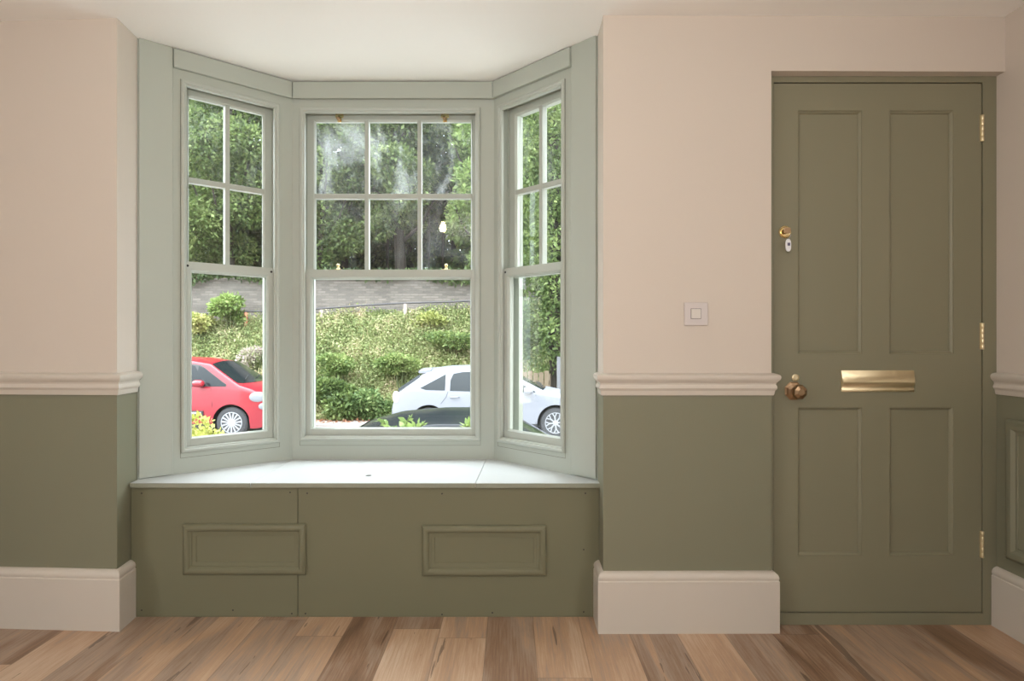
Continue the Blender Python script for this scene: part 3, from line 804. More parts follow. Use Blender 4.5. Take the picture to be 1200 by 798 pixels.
b.loft(rings); struct(b.build('wall_retaining', M_stone), 'long grey rubble retaining wall at the top of the bank')

# guard rail along the top of the bank
rail = empty('guard_rail', (-4, 17.75, 1.9)); tag(rail, 'thin dark rail on short pale posts along the foot of the stone wall', 'railing')
b = MB(); b.tube([(x, 17.62, 1.80+0.052*(x+9.6)+0.02*math.sin(x*1.3)) for x in np.linspace(-22, 8, 50)], 0.026, 8); b.build('rail', nmat('dark_rail', srgb(62, 60, 62), 0.6), rail)
M_post = painted('weathered_post', srgb(150, 138, 128), 0.8, 0.15, 9); M_post2 = painted('rusty_post', srgb(176, 118, 92), 0.9, 0.2, 9)
for px, py, mt_ in ((377, 364, M_post), (475, 357, M_post), (288, 367, M_post2), (222, 371, M_post), (570, 352, M_post2)):
    x, y, z = W(px, py-1, 17.62)
    b = MB(); b.lathe([(0.055, -0.9), (0.055, -0.03), (0.04, 0.0)], (x, y, z), 2, 12); b.build('post', mt_, rail, smooth=True)

# weeds covering the bank (nobody could count them)
n = 150000
x = rng.uniform(-14, 5, n); y = 15.1+2.75*rng.random(n)**0.9; z = bank_z(x, y)
hh = 0.10+0.28*(0.5+0.5*np.sin(x*2.3+np.sin(y*3)*2))*rng.random(n)
P = np.stack([x, y-0.05, z+hh*rng.random(n)], 1)
o = leaves_mesh('weeds', P, 0.076, L_bank, up=0.8, aspect=0.5, loc=(-4, 16.5, 0.5)); tag(o, 'dense mixed weeds and grasses covering the sloping bank', 'weeds', kind='stuff')
# dry flower stalks
n = 350; b = MB(); xs_ = rng.uniform(-13, 3, n); ys_ = rng.uniform(15.4, 17.7, n)
for xx, yy in zip(xs_, ys_):
    z0 = float(bank_z(xx, yy)); h_ = rng.uniform(0.3, 0.6); dx, dy = rng.normal(0, 0.08, 2)
    b.add([(xx-0.004, yy, z0), (xx+0.004, yy, z0), (xx+dx, yy+dy, z0+h_), (xx, yy+0.01, z0)], [(0, 1, 2), (1, 3, 2), (3, 0, 2)])
o = b.build('weed_stalks', nmat('dry_stalk', srgb(206, 186, 140), 0.9), loc=(-4, 16.5, 0.5)); tag(o, 'pale dry stalks standing among the weeds on the bank', 'weeds', kind='stuff')
n = 3500; P = np.stack([rng.uniform(-14, 5, n), rng.uniform(14.5, 15.35, n)**1.0, np.full(n, ZG+0.075)], 1)
o = leaves_mesh('fallen_leaves', P, 0.07, L_rust, up=3.0, aspect=0.7, loc=(-4, 15, ZG)); tag(o, 'rust brown fallen leaves littered along the far pavement', 'leaves', kind='stuff')

def shrub(name, c, r, n, size, mat, label, cat='shrub', group=None, blobs=7, stems=5, spread=0.55, stemcol=None):
    """c = centre of the crown, r = its radii; stands on the ground or on the bank"""
    gz = ZG if c[1] < 15 else float(bank_z(c[0], min(c[1], 17.8)))
    root = empty(name, (c[0], c[1], gz)); tag(root, label, cat, group)
    Ps = []; Os = []
    for k in range(blobs):
        t = rng.normal(size=3)*spread*0.6; t = np.clip(t, -spread, spread)
        cc = np.array(c)+t*np.array(r); rr = np.array(r)*rng.uniform(0.42, 0.62)
        p, d = blob_points(cc, rr, n//blobs); Ps.append(p); Os.append(d)
    leaves_mesh('foliage', np.concatenate(Ps), size, mat, root, out=np.concatenate(Os))
    b = MB()
    for k in range(stems):
        a = 2*math.pi*k/stems; tx = c[0]+math.cos(a)*r[0]*0.4; ty = c[1]+math.sin(a)*r[1]*0.4; tz = c[2]+r[2]*0.3
        b.tube([(c[0]+math.cos(a)*0.05, c[1]+math.sin(a)*0.05, gz-0.05), ((c[0]+tx)/2, (c[1]+ty)/2, (gz+tz)/2), (tx, ty, tz)], [0.02, 0.014, 0.006], 6)
    b.build('stems', M_stem, root)
    return root

# shrubs on the bank; centres given by where they are seen
def sh(px, py, D, r, *a, **k):
    c = W(px, py, D); return shrub('bank_shrub', c, r, *a, **k)
sh(392, 467, 15.3, (0.75, 0.45, 0.62), 7000, 0.10, L_mid, 'dense leafy bush at the foot of the bank beside the pavement', group=None)
sh(420, 478, 15.2, (0.55, 0.40, 0.45), 3500, 0.10, L_bramble, 'low bush between the big leafy bush and the white car')
sh(445, 482, 15.25, (0.5, 0.35, 0.36), 2600, 0.10, L_bramble, 'small low bush touching the rear bumper of the white car')
sh(470, 425, 15.9, (0.7, 0.35, 0.32), 3000, 0.085, L_bankb, 'green bush above the rear window of the white car')
sh(400, 425, 15.8, (0.6, 0.35, 0.34), 2600, 0.085, L_bankb, 'green bush halfway up the bank in the middle window')
sh(535, 398, 16.6, (0.9, 0.45, 0.32), 3800, 0.09, L_bankb, 'green bush above the roof of the white car')
sh(270, 362, 17.4, (0.55, 0.4, 0.42), 2400, 0.11, L_light, 'rounded light green bush against the stone wall in the left window')
sh(236, 378, 17.2, (0.5, 0.4, 0.36), 2000, 0.11, L_yell, 'yellowish bush near the left edge of the left window')
sh(500, 376, 17.3, (0.6, 0.3, 0.22), 1500, 0.10, L_yell, 'pale wispy plant near the rail in the middle window')
sh(300, 418, 16.3, (0.45, 0.4, 0.36), 1300, 0.07, leaf_mat('pale_blossom', [G(150,160,110), G(168,152,148), G(182,168,166)]), 'pale blossoming bush above the bonnet of the red car')

# ---- trees behind the wall
def tree(x, y, h, cr, mat, label, n=8000, size=0.2, low=0.0, tr=0.16, group='trees in the wood behind the stone wall', trunk_top=None, mult=30):
    gz = 2.35 if y > 18.6 else ZG
    root = empty('tree', (x, y, gz)); tag(root, label, 'tree', group if label.startswith('leafy') else None)
    zc = low + gz; Ps = []; Os = []
    for k in range(mult):
        a = rng.uniform(0, 2*math.pi); q = math.sqrt(rng.random())*0.75; zz = zc + (h-low)*(k+0.5)/mult
        wdt = cr*(0.55+0.45*math.sin(math.pi*min(1, (k+1.5)/mult)))
        cc = (x+math.cos(a)*q*wdt, y+math.sin(a)*q*wdt, zz)
        p, d = blob_points(cc, (wdt*0.42, wdt*0.42, 0.62), n//mult, 0.55); Ps.append(p); Os.append(d)
    leaves_mesh('crown', np.concatenate(Ps), size, mat, root, out=np.concatenate(Os))
    b = MB(); pts = []; m_ = 8
    for i in range(m_):
        t = i/(m_-1); pts.append((x+0.18*math.sin(t*3+x), y+0.1*math.sin(t*4), gz-0.05+t*h*0.8))
    b.tube(pts, [tr*(1.15-0.8*i/(m_-1)) for i in range(m_)], 10)
    for k in range(7):
        a = rng.uniform(0, 2*math.pi); i = 2+k % 5; p0 = Vector(pts[i]); l_ = cr*0.7
        b.tube([p0, p0+Vector((math.cos(a)*l_*0.5, math.sin(a)*l_*0.5, 0.8)), p0+Vector((math.cos(a)*l_*0.8, math.sin(a)*l_*0.8, 1.8))], [tr*0.45, tr*0.3, tr*0.1], 6)
    b.build('trunk', M_bark, root)
    return root
tree(-4.0, 21.5, 9.5, 2.3, L_mid, 'tree with a thick bare trunk standing in the dark gap in the middle window', 36000, 0.15, low=2.7, tr=0.21)
tree(-6.7, 21.0, 9.5, 2.1, L_mid, 'mid green leafy tree at the left side of the middle window', 30000, 0.14, low=1.0, tr=0.12)
tree(-1.2, 20.6, 9.0, 1.9, L_light, 'bright light green tree at the right side of the middle window', 26000, 0.15, low=0.2, tr=0.12)
tree(-9.3, 20.2, 9.0, 2.2, L_mid, 'mid green tree filling the right half of the left window', 34000, 0.135, low=0.2, tr=0.15)
tree(-12.2, 20.6, 9.0, 2.4, L_light, 'light green tree filling the left half of the left window', 32000, 0.14, low=0.2, tr=0.15)
tree(0.6, 20.8, 9.0, 2.2, L_light, 'light green tree filling the upper panes of the right window', 26000, 0.14, low=0.0, tr=0.15)
for k, (x, y, w_) in enumerate(((-12.5, 25.0, 'left column of panes of the left window'), (-9.6, 24.2, 'right column of panes of the left window'), (-7.0, 25.5, 'left column of panes of the middle window'), (-4.6, 26.5, 'centre column of panes of the middle window'), (-2.2, 25.0, 'right column of panes of the middle window'), (0.6, 24.5, 'upper panes of the right window'))):
    tree(x, y, 13.5, 2.6, (L_mid, L_dark)[k % 2], 'tree deep in the wood, glimpsed through the '+w_, 11000, 0.28, low=0.0, tr=0.14)
for k, (x, y, w_) in enumerate(((-5.4, 23.0, 'farthest left of the thick trunk'), (-5.0, 24.2, 'just left of the thick trunk'), (-3.6, 23.4, 'just right of the thick trunk'), (-3.1, 22.6, 'second to the right of the thick trunk'), (-2.7, 24.0, 'third to the right of the thick trunk'))):
    root = empty('sapling', (x, y, 2.35)); tag(root, 'thin bare sapling in the dark gap, '+w_, 'tree', 'thin trunks in the dark gap of the wood')
    b = MB(); b.tube([(x, y, 2.3), (x+0.05*math.sin(k), y, 4.5), (x+0.1*math.sin(k*2), y, 7.5)], [0.07, 0.06, 0.03], 8); b.build('trunk', M_bark, root)
    p, d = blob_points((x, y, 7.3), (0.8, 0.8, 0.9), 700); leaves_mesh('crown', p, 0.22, L_dark, root, out=d)
n = 60000; P = np.stack([rng.uniform(-22, 7, n), rng.uniform(30.0, 32.0, n), 2.35+13*rng.random(n)], 1)
o = leaves_mesh('thicket', P, 0.42, L_dark, loc=(-6, 28, 2.4)); tag(o, 'dark leafy thicket closing off the far side of the wood', 'thicket', kind='stuff')
# ivy and overhanging greenery on the stone wall
n = 9000; x = rng.uniform(-16, 6, n); dr = (0.12+0.28*np.abs(np.sin(x*1.1)*np.sin(x*0.37+2)))*rng.random(n)**1.5
P = np.stack([x, 18.0+rng.uniform(-0.12, 0.0, n), 3.12-dr], 1)
o = leaves_mesh('ivy', P, 0.13, L_dark, loc=(-4, 18, 3)); tag(o, 'ivy hanging over the top edge of the stone retaining wall', 'ivy', kind='stuff')
# wood floor undergrowth
n = 14000; P = np.stack([rng.uniform(-15, 6, n), rng.uniform(18.95, 22, n), 2.35+0.9*rng.random(n)**2], 1)
o = leaves_mesh('undergrowth', P, 0.16, L_mid, loc=(-4, 20, 2.4)); tag(o, 'leafy undergrowth along the edge of the wood above the wall', 'undergrowth', kind='stuff')

# big ivy-clad tree seen through the right window
root = empty('ivy_clad_tree', (1.15, 15.0, float(bank_z(1.15, 15.2)))); tag(root, 'dense ivy-clad tree rising behind the bonnet of the white car', 'tree')
Ps = []; Os = []
for k in range(16):
    zz = 0.7+k*0.42; cc = (1.0+0.35*math.sin(k*1.9), 15.1+0.2*math.cos(k*2.3), zz); p, d = blob_points(cc, (1.05+0.15*math.sin(k*2.7), 0.7, 0.55), 1100, 0.6); Ps.append(p); Os.append(d)
leaves_mesh('foliage', np.concatenate(Ps), 0.115, L_mid, root, out=np.concatenate(Os))
b = MB(); b.tube([(1.15, 15.2, ZG), (1.1, 15.2, 1.5), (1.15, 15.25, 4.0), (1.0, 15.2, 7.0)], [0.3, 0.25, 0.2, 0.1], 12)
b.build('trunk', M_bark, root)
# fence posts under the ivy
x, y, z = W(656, 418, 14.55)
b = MB(); b.box(x-0.07, x+0.07, y-0.05, y+0.05, ZG+0.06, z); o = b.build('fence_post', painted('grey_post', srgb(104, 104, 106), 0.8), loc=(x, y, ZG), bevel=0.01); tag(o, 'tall grey fence post in front of the ivy-clad tree', 'fence post')
x, y, z = W(628, 436, 14.5)
b = MB()
for k in range(5): b.box(x-0.32+k*0.13, x-0.21+k*0.13, y-0.012, y+0.012, ZG+0.10, z+0.03*math.sin(k*2))
b.box(x-0.34, x+0.33, y+0.012, y+0.04, z-0.3, z-0.2); b.box(x-0.34, x+0.33, y+0.012, y+0.04, ZG+0.3, ZG+0.4)
b.box(x-0.36, x-0.30, y+0.012, y+0.07, ZG+0.06, z-0.05); b.box(x+0.29, x+0.35, y+0.012, y+0.07, ZG+0.06, z-0.05)
o = b.build('garden_fence', painted('tan_boards', srgb(104, 90, 72), 0.8, 0.12, 6), loc=(x, y, ZG)); tag(o, 'short tan boarded fence panel behind the windscreen of the white car', 'fence')

# ---- plants just outside the bay
def near_plant(name, px, py, D, r, n, size, mat, label, blobs=6, **k):
    c = W(px, py, D); return shrub(name, c, r, n, size, mat, label, 'plant', blobs=blobs, **k)
near_plant('golden_shrub', 226, 521, 4.3, (0.36, 0.25, 0.18), 1700, 0.038, L_gold, 'golden leaved shrub just outside the left window', spread=0.8)
def sprig(px, py, D, label, nl=14, h=0.12, sz=0.075, w=0.16):
    x, y, z = W(px, py, D); root = empty('leafy_shoot', (x, y, ZG)); tag(root, label, 'plant')
    b = MB(); b.tube([(x, y, ZG+0.02), (x+0.03, y, (ZG+z)/2), (x, y, z)], [0.012, 0.009, 0.004], 6)
    P = []; O = []
    for k in range(5):
        a = rng.uniform(-1, 1); e_ = (x+w*a, y+rng.uniform(-0.1, 0.1), z+h*rng.uniform(-0.5, 0.5))
        b.tube([(x, y, z-0.15), ((x+e_[0])/2, (y+e_[1])/2, z-0.02), e_], [0.005, 0.004, 0.002], 5)
        for j in range(nl//2):
            t = rng.random(); P.append([x+(e_[0]-x)*t, y+(e_[1]-y)*t, (z-0.05)+(e_[2]-z+0.05)*t]); O.append([math.copysign(1, a), 0, 0.4])
    b.build('stem', M_bark, root)
    leaves_mesh('foliage', np.array(P), sz, L_light, root, out=np.array(O), aspect=0.5)
sprig(466, 500, 3.9, 'bright green leafy shoot outside the middle of the middle window', 40, 0.12, 0.055, 0.22)
sprig(551, 500, 3.9, 'bright green leafy shoot at the lower right corner of the middle window', 26, 0.12, 0.055, 0.08)

# ------------------------------------------------------------------ cars
M_tyre = nmat('tyre_rubber', srgb(52, 52, 54), 0.8); M_rim = nmat('alloy', srgb(150, 152, 156), 0.35, 0.4)
M_rimd = nmat('wheel_shadow_black', srgb(40, 40, 42), 0.6); M_black = nmat('black_trim', srgb(38, 38, 40), 0.5)  # plain near-black for the underbody and the disc behind the spokes
M_cglass = nmat('tinted_glass', srgb(26, 31, 34), 0.08, 0.0, 0.3); M_lamp = nmat('lamp_glass', srgb(118, 120, 124), 0.12, 0.0, 0.5); M_red_l = nmat('tail_lamp', srgb(190, 170, 172), 0.1)
M_chrome = nmat('chrome', srgb(210, 212, 215), 0.15, 1.0)

def car(name, label, x0, yc, L, Wd, top, belt, wheels, paint, Rw=0.32, tumble=0.34, zb=0.20, wind=None, rear=None, sides=(), spokes=15, ytype=False, molding=None, mirror=None, lamps=(), handles=(), seams=(), spoiler=None, noseR=0.7, arch=0.06, mirr_mat=None):
    root = empty(name, (x0+L/2, yc, ZG)); tag(root, label, 'car')
    Xs = np.linspace(0, L, 181); tx, tz = zip(*top)
    fine = np.linspace(-0.2, L+0.2, 900); tf = np.interp(fine, tx, tz); kk = np.exp(-np.linspace(-2, 2, 31)**2); kk /= kk.sum(); tf = np.convolve(np.pad(tf, 15, 'edge'), kk, 'valid')
    T = lambda X: float(np.interp(X, fine, tf))
    bx, bz = zip(*belt); Bl = lambda X: float(np.interp(X, bx, bz))
    def plan(X):
        e1 = min(1, max(0, X)/0.55); e2 = min(1, max(0, L-X)/noseR)
        return (0.80+0.20*math.sqrt(max(0, 1-(1-e1)**2)))*(0.68+0.32*math.sqrt(max(0, 1-(1-e2)**2)))
    def hw(X, Z):
        w = Wd/2*plan(X); bl = Bl(X)
        if Z <= bl: return w*(1-0.055*((Z-0.62)/0.55)**2)
        return w*(1-0.055*((bl-0.62)/0.55)**2) - (Z-bl)*tumble - 0.25*(Z-bl)**2
    crown = 0.055; rc = 0.06
    def topz(X, y):
        E = T(X)-crown-rc*0.3; ye = max(0.2, hw(X, E)-rc)
        return T(X) - crown*min(1.0, (abs(y)/ye))**2
    def zbot(X):
        z = zb+0.06*max(0, 1-X/0.3)+0.05*max(0, 1-(L-X)/0.3)
        for wx in wheels:
            q = (Rw+arch)**2-(X-wx)**2
            if q > 0: z = max(z, Rw+math.sqrt(q))
        return z
    MW = lambda X, y, z: (x0+X, yc+y, ZG+z)
    rings = []
    for X in Xs:
        t = T(X); E = max(t-crown-rc, zbot(X)+0.02); z0_ = min(zbot(X), E-0.01); half = []
        for i in range(13):
            Z = z0_+(E-z0_)*i/12; half.append((hw(X, Z), Z))
        ye = hw(X, E); ze = t-crown
        for a in (30, 60): half.append((ye-rc*(1-math.cos(R(a))), E+(ze-E)*math.sin(R(a))))
        for i in range(7):
            y = (ye-rc)*(1-i/6); half.append((y, topz(X, y) if ye > rc else ze))
        ring_ = [MW(X, -y, z) for y, z in half] + [MW(X, y, z) for y, z in half[::-1][1:]]
        rings.append(ring_)
    b = MB(); b.loft(rings, close_ring=False, caps=True); b.build('body', paint, root, smooth=True, angle=40)
    # underbody and wheel wells
    b = MB(); b.box(x0+0.15, x0+L-0.2, yc-Wd/2+0.26, yc+Wd/2-0.26, ZG+0.17, ZG+0.72); b.build('underbody', M_rimd, root)
    # sills and lower bumpers
    def strip(pts_top, pts_bot, off, nm, mat, both=True, n=40, par=None, thick=0.012):
        Xa = max(pts_top[0][0], pts_bot[0][0]); Xb = min(pts_top[-1][0], pts_bot[-1][0])
        for sgn in ((-1, 1) if both else (-1,)):
            b = MB(); rr = []
            for X in np.linspace(Xa, Xb, n):
                zt = float(np.interp(X, *zip(*pts_top))); z0_ = float(np.interp(X, *zip(*pts_bot)))
                zt = max(zt, z0_+0.002)
                o_ = [MW(X, sgn*(hw(X, z)+off), z) for z in np.linspace(z0_, zt, 6)]
                i_ = [MW(X, sgn*(hw(X, z)+off-thick), z) for z in np.linspace(zt, z0_, 6)]
                rr.append(o_+i_)
            b.loft(rr); b.build(nm, mat, par or root, smooth=True, angle=50)
    for nm, tp, bt_, mt_ in sides: strip(tp, bt_, 0.002 if 'pillar' in nm else 0.005, nm, mt_)
    for s_ in ((wheels[0]+Rw+arch, wheels[1]-Rw-arch),):
        strip([(s_[0], zb+0.10), (s_[1], zb+0.10)], [(s_[0], zb-0.03), (s_[1], zb-0.03)], 0.006, 'sill', M_black)
    def patch(Xa, Xb, fr, nm, mat, off=0.008, bow=0.0):
        b = MB(); vs = []; n1, n2 = 16, 14
        for lay in (0, 1):
            for i in range(n1+1):
                for j in range(n2+1):
                    q = -1+2*j/n2; u = i/n1; X = Xa+(Xb-Xa)*u
                    X = X + bow*(1-q*q)*(u if bow > 0 else (1-u))
                    E = T(X)-crown-rc*0.3; ye = hw(X, E)*fr
                    vs.append(MW(X, ye*q, topz(X, ye*q)+(off if lay == 0 else -0.01)))
        m1 = (n1+1)*(n2+1); fs = []
        for i in range(n1):
            for j in range(n2):
                a = i*(n2+1)+j; fs += [(a, a+1, a+n2+2, a+n2+1), (m1+a, m1+a+n2+1, m1+a+n2+2, m1+a+1)]
        for i in range(n1):
            for j in (0, n2):
                a = i*(n2+1)+j; fs.append((a, a+n2+1, m1+a+n2+1, m1+a))
        for j in range(n2):
            for i in (0, n1):
                a = i*(n2+1)+j; fs.append((a, a+1, m1+a+1, m1+a))
        b.add(vs, fs); return b.build(nm, mat, root, smooth=True, angle=50)
    if wind:
        ws = patch(wind[0], wind[1], 0.90, 'windscreen', M_cglass, bow=wind[2] if len(wind) > 2 else 0.0)
        for sgn in (-0.55, 0.25):
            Xw = wind[1]+0.02
            b = MB(); b.tube([MW(Xw, sgn*Wd*0.42, topz(Xw, sgn*Wd*0.42)+0.03), MW(Xw-0.10, (sgn+0.5)*Wd*0.42, topz(Xw-0.10, (sgn+0.5)*Wd*0.42)+0.025)], 0.010, 6); b.build('wiper', M_black, root)
    if rear: patch(rear[0], rear[1], 0.86, 'rear_window', M_cglass)
    if spoiler:
        Xa, Xb, dz = spoiler; b = MB(); rr = []
        for y in np.linspace(-1, 1, 15):
            yy = y*(hw(Xb, T(Xb)-0.1)-0.06); c_ = -0.03*y*y
            rr.append([MW(Xb, yy, T(Xb)+c_+0.004), MW(Xa, yy, dz+c_), MW(Xa-0.01, yy, dz-0.025+c_), MW(Xa+0.02, yy, dz-0.05+c_), MW(Xb, yy, T(Xb)-0.05+c_)])
        b.loft(rr); b.build('spoiler', paint, root, smooth=True)
    if molding: strip([(molding[0], molding[2]+molding[3]/2), (molding[1], molding[2]+molding[3]/2)], [(molding[0], molding[2]-molding[3]/2), (molding[1], molding[2]-molding[3]/2)], 0.022, 'side_moulding', M_black, thick=0.03); strip([(molding[0]+0.03, molding[2]+molding[3]*0.30), (molding[1]-0.04, molding[2]+molding[3]*0.30)], [(molding[0]+0.03, molding[2]-molding[3]*0.05), (molding[1]-0.04, molding[2]-molding[3]*0.05)], 0.026, 'moulding_inlay', M_chrome, thick=0.01)
    for pts_ in seams:
        for sgn in (-1, 1):
            b = MB(); b.tube([MW(X, sgn*(hw(X, z)+0.001), z) for X, z in pts_], 0.004, 5); b.build('door_seam', M_black, root)
    for X, z in handles:
        for sgn in (-1, 1):
            b = MB(); b.tube([MW(X-0.09, sgn*(hw(X, z)+0.004), z), MW(X-0.07, sgn*(hw(X, z)+0.035), z), MW(X+0.07, sgn*(hw(X, z)+0.035), z+0.005), MW(X+0.09, sgn*(hw(X, z)+0.004), z+0.005)], 0.014, 8); b.build('door_handle', paint, root, smooth=True)
    for nm, X, z, rx, rz, mt_ in lamps:
        for sgn in (-1, 1):
            b = MB(); rr = []
            for k, (s_, o_) in enumerate(((1.0, -0.01), (1.0, 0.006), (0.8, 0.018), (0.4, 0.024))):
                rr.append([MW(X+rx*s_*math.cos(t), sgn*(hw(min(L, X+rx*s_*math.cos(t)), z+rz*s_*math.sin(t))+o_), z+rz*s_*math.sin(t)) for t in np.linspace(0, 2*math.pi, 20, endpoint=False)])
            b.loft(rr); b.build(nm, mt_, root, smooth=True)
    if mirror:
        X, z = mirror
        for sgn in (-1, 1):
            yb_ = sgn*(hw(X, z)+0.02)
            b = MB(); rr = []
            for s_, dx in ((0.3, 0.11), (0.75, 0.09), (1, 0.03), (1, -0.03), (0.95, -0.07), (0.85, -0.075)):
                rr.append([MW(X+dx, yb_+sgn*0.12+0.11*s_*math.cos(t), z+0.02+0.075*s_*math.sin(t)) for t in np.linspace(0, 2*math.pi, 16, endpoint=False)])
            b.loft(rr); mo = b.build('wing_mirror', mirr_mat or paint, root, smooth=True)
            b = MB(); b.box(x0+X-0.02, x0+X+0.05, min(yc+yb_-sgn*0.05, yc+yb_+sgn*0.1), max(yc+yb_-sgn*0.05, yc+yb_+sgn*0.1), ZG+z-0.06, ZG+z-0.025); b.build('mirror_arm', M_black, mo)
    for wx in wheels:
        for sgn in (-1, 1):
            yo = yc+sgn*(Wd/2-0.03); c = (x0+wx, yo, ZG+Rw); wr = Rw*0.68
            b = MB(); b.lathe([(wr, 0), (wr+0.015, -sgn*-0.012), (Rw-0.025, sgn*0.004), (Rw, -sgn*0.03), (Rw, -sgn*0.17), (Rw-0.03, -sgn*0.2), (wr, -sgn*0.2)], c, 1, 40)
            wh = b.build('wheel', M_tyre, root, smooth=True)
            b = MB(); b.lathe([(wr, -sgn*0.06), (0.001, -sgn*0.06)], c, 1, 32); b.build('brake_disc', M_rimd, wh)
            b = MB(); b.lathe([(wr+0.004, -sgn*0.06), (wr+0.004, sgn*0.002), (wr-0.014, sgn*0.004), (wr-0.018, -sgn*0.02)], c, 1, 40)
            b.lathe([(0.062, -sgn*0.04), (0.058, sgn*0.0), (0.03, sgn*0.006), (0.001, sgn*0.006)], c, 1, 20)
            for k in range(spokes):
                a = 2*math.pi*k/spokes+0.1
                if ytype:
                    segs = [((0.05, a), (wr*0.58, a), 0.018), ((wr*0.55, a), (wr-0.006, a+0.22), 0.013), ((wr*0.55, a), (wr-0.006, a-0.22), 0.013)]
                else:
                    segs = [((0.05, a), (wr-0.006, a), 0.0175)]
                for (r0, a0), (r1, a1), w_ in segs:
                    p0 = Vector((c[0]+r0*math.cos(a0), 0, c[2]+r0*math.sin(a0))); p1 = Vector((c[0]+r1*math.cos(a1), 0, c[2]+r1*math.sin(a1)))
                    d = (p1-p0).normalized(); nv = Vector((-d.z, 0, d.x)); ya, yb2 = yo-sgn*0.022, yo+sgn*0.001
                    wa = w_*0.75
                    q = [p0+nv*wa, p0-nv*wa, p1-nv*w_, p1+nv*w_]
                    b.add([(v.x, ya, v.z) for v in q]+[(v.x, yb2, v.z) for v in q], [(0,1,2,3),(7,6,5,4),(0,4,5,1),(1,5,6,2),(2,6,7,3),(3,7,4,0)])
            b.build('alloy_rim', M_rim, wh)
    return root

P_white = nmat('white_car_paint', srgb(120, 122, 129), 0.3, 0, 0.4, 0.1)
P_red = nmat('red_car_paint', srgb(132, 24, 36), 0.3, 0, 0.5, 0.3)
P_dark = nmat('black_green_car_paint', srgb(26, 30, 34), 0.22, 0, 0.12, 0.0)

# white five-door hatchback
xf = fz(458.5, 12.75); YC = 13.55
car('hatchback_car', 'white hatchback parked across the road, nose to the right', xf, YC, 4.35, 1.82,
    [(0, 0.62), (0.05, 0.86), (0.10, 0.98), (0.22, 1.06), (0.62, 1.36), (0.80, 1.435), (1.2, 1.485), (1.75, 1.50), (2.2, 1.465), (2.5, 1.385), (3.22, 1.03), (3.6, 0.95), (4.05, 0.82), (4.25, 0.70), (4.35, 0.52)],
    [(0, 0.86), (0.3, 1.02), (2.0, 0.97), (3.1, 0.92), (4.35, 0.70)], (0.80, 3.44), P_white, Rw=0.32, wind=(2.52, 3.18, 0.10), rear=(0.14, 0.60),
    sides=[('rear_window_edge', [(0.15, 1.03), (0.40, 1.20), (0.60, 1.33)], [(0.15, 0.97), (0.40, 1.13), (0.60, 1.27)], M_cglass),
           ('quarter_window', [(0.62, 1.05), (0.90, 1.20), (1.14, 1.33)], [(0.62, 1.045), (0.74, 1.01), (1.06, 1.00), (1.14, 1.0)], M_cglass),
           ('rear_side_window', [(1.24, 1.20), (1.30, 1.34), (1.5, 1.375), (1.90, 1.385)], [(1.24, 0.99), (1.90, 0.975)], M_cglass),
           ('front_side_window', [(1.96, 1.385), (2.25, 1.355), (2.45, 1.30), (2.95, 1.01), (3.02, 0.975)], [(1.96, 0.975), (2.9, 0.955), (3.02, 0.955)], M_cglass),
           ('window_pillar', [(1.14, 1.33), (1.24, 1.20)], [(1.14, 1.0), (1.24, 0.99)], nmat('grey_pillar', srgb(120, 122, 128), 0.3)),
           ('pillar', [(1.90, 1.385), (1.96, 1.385)], [(1.90, 0.975), (1.96, 0.975)], M_black)],
    spokes=8, ytype=True, mirror=(2.86, 0.98), spoiler=(0.56, 0.80, 1.425), handles=((1.34, 0.86), (2.35, 0.84)),
    seams=([(1.05, 0.72), (1.16, 0.86), (1.20, 0.98)], [(1.93, 0.30), (1.93, 0.97)], [(3.03, 0.30), (3.03, 0.92)]),
    lamps=[('tail_lamp', 0.10, 0.86, 0.08, 0.12, M_red_l), ('headlamp', 4.0, 0.70, 0.22, 0.09, M_lamp)])
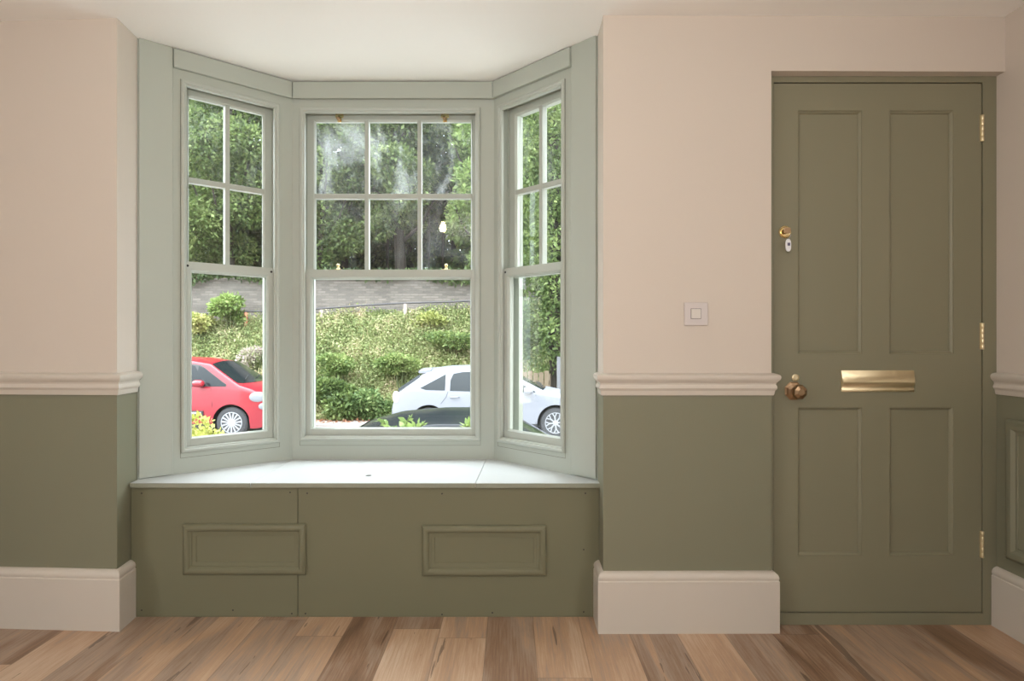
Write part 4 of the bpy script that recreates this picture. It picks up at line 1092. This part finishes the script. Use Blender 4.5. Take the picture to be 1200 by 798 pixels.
# red tall hatchback
xw = fz(273, 12.75); Lr = 4.15
car('compact_car', 'red compact car with fifteen-spoke wheels parked across the road', xw-3.35, YC, Lr, 1.80,
    [(0, 0.7), (0.06, 1.05), (0.2, 1.40), (0.45, 1.62), (1.0, 1.68), (1.8, 1.69), (2.4, 1.665), (2.82, 1.60), (3.48, 1.16), (3.75, 1.07), (3.98, 0.94), (4.10, 0.80), (4.15, 0.6)],
    [(0, 1.08), (3.0, 1.06), (3.6, 0.98), (4.15, 0.80)], (0.74, 3.35), P_red, Rw=0.325, wind=(2.84, 3.42, 0.16), rear=(0.1, 0.36), tumble=0.22,
    sides=[('rear_side_window', [(0.55, 1.46), (1.0, 1.53), (1.72, 1.55)], [(0.55, 1.10), (1.72, 1.085)], M_cglass),
           ('front_side_window', [(1.80, 1.55), (2.35, 1.54), (2.52, 1.50), (2.80, 1.12)], [(1.80, 1.085), (2.80, 1.075)], M_cglass),
           ('quarter_window', [(2.60, 1.50), (2.72, 1.46), (3.22, 1.12)], [(2.60, 1.36), (2.88, 1.085), (3.22, 1.08)], M_cglass),
           ('pillar', [(1.70, 1.56), (1.82, 1.56)], [(1.70, 1.08), (1.82, 1.08)], M_black),
           ('front_pillar', [(2.44, 1.545), (2.62, 1.525), (2.74, 1.46), (3.24, 1.12)], [(2.44, 1.08), (3.24, 1.075)], M_black)],
    spokes=15, mirror=(2.72, 1.13), molding=(1.2, 2.78, 0.52, 0.11), handles=((1.95, 0.98),), seams=([(2.90, 0.30), (2.96, 0.7), (2.92, 1.05)], [(1.78, 0.3), (1.78, 1.08)]),
    lamps=[('headlamp', 3.88, 0.86, 0.16, 0.105, M_lamp), ('fog_lamp', 3.99, 0.66, 0.09, 0.07, M_lamp)])
# dark small car parked below the window
car('small_car', 'dark small car parked close outside below the bay window', -1.62, 5.5, 3.6, 1.66,
    [(0, 0.7), (0.05, 1.0), (0.16, 1.20), (0.34, 1.315), (0.60, 1.385), (1.0, 1.42), (1.3, 1.42), (1.58, 1.375), (2.25, 0.98), (2.7, 0.90), (3.2, 0.80), (3.5, 0.68), (3.6, 0.5)],
    [(0, 0.95), (2.2, 0.90), (3.6, 0.68)], (0.6, 2.95), P_dark, Rw=0.29, wind=(1.60, 2.2, 0.08), rear=(0.07, 0.32),
    sides=[('rear_side_window', [(0.45, 1.18), (0.95, 1.27)], [(0.45, 0.97), (0.95, 0.94)], M_cglass), ('front_side_window', [(1.02, 1.28), (1.55, 1.25), (2.0, 0.95)], [(1.02, 0.93), (2.0, 0.915)], M_cglass)],
    spokes=7, mirror=(1.9, 0.96), handles=((1.1, 0.82),), seams=([(1.0, 0.3), (1.0, 0.93)], [(2.05, 0.3), (2.05, 0.9)]))
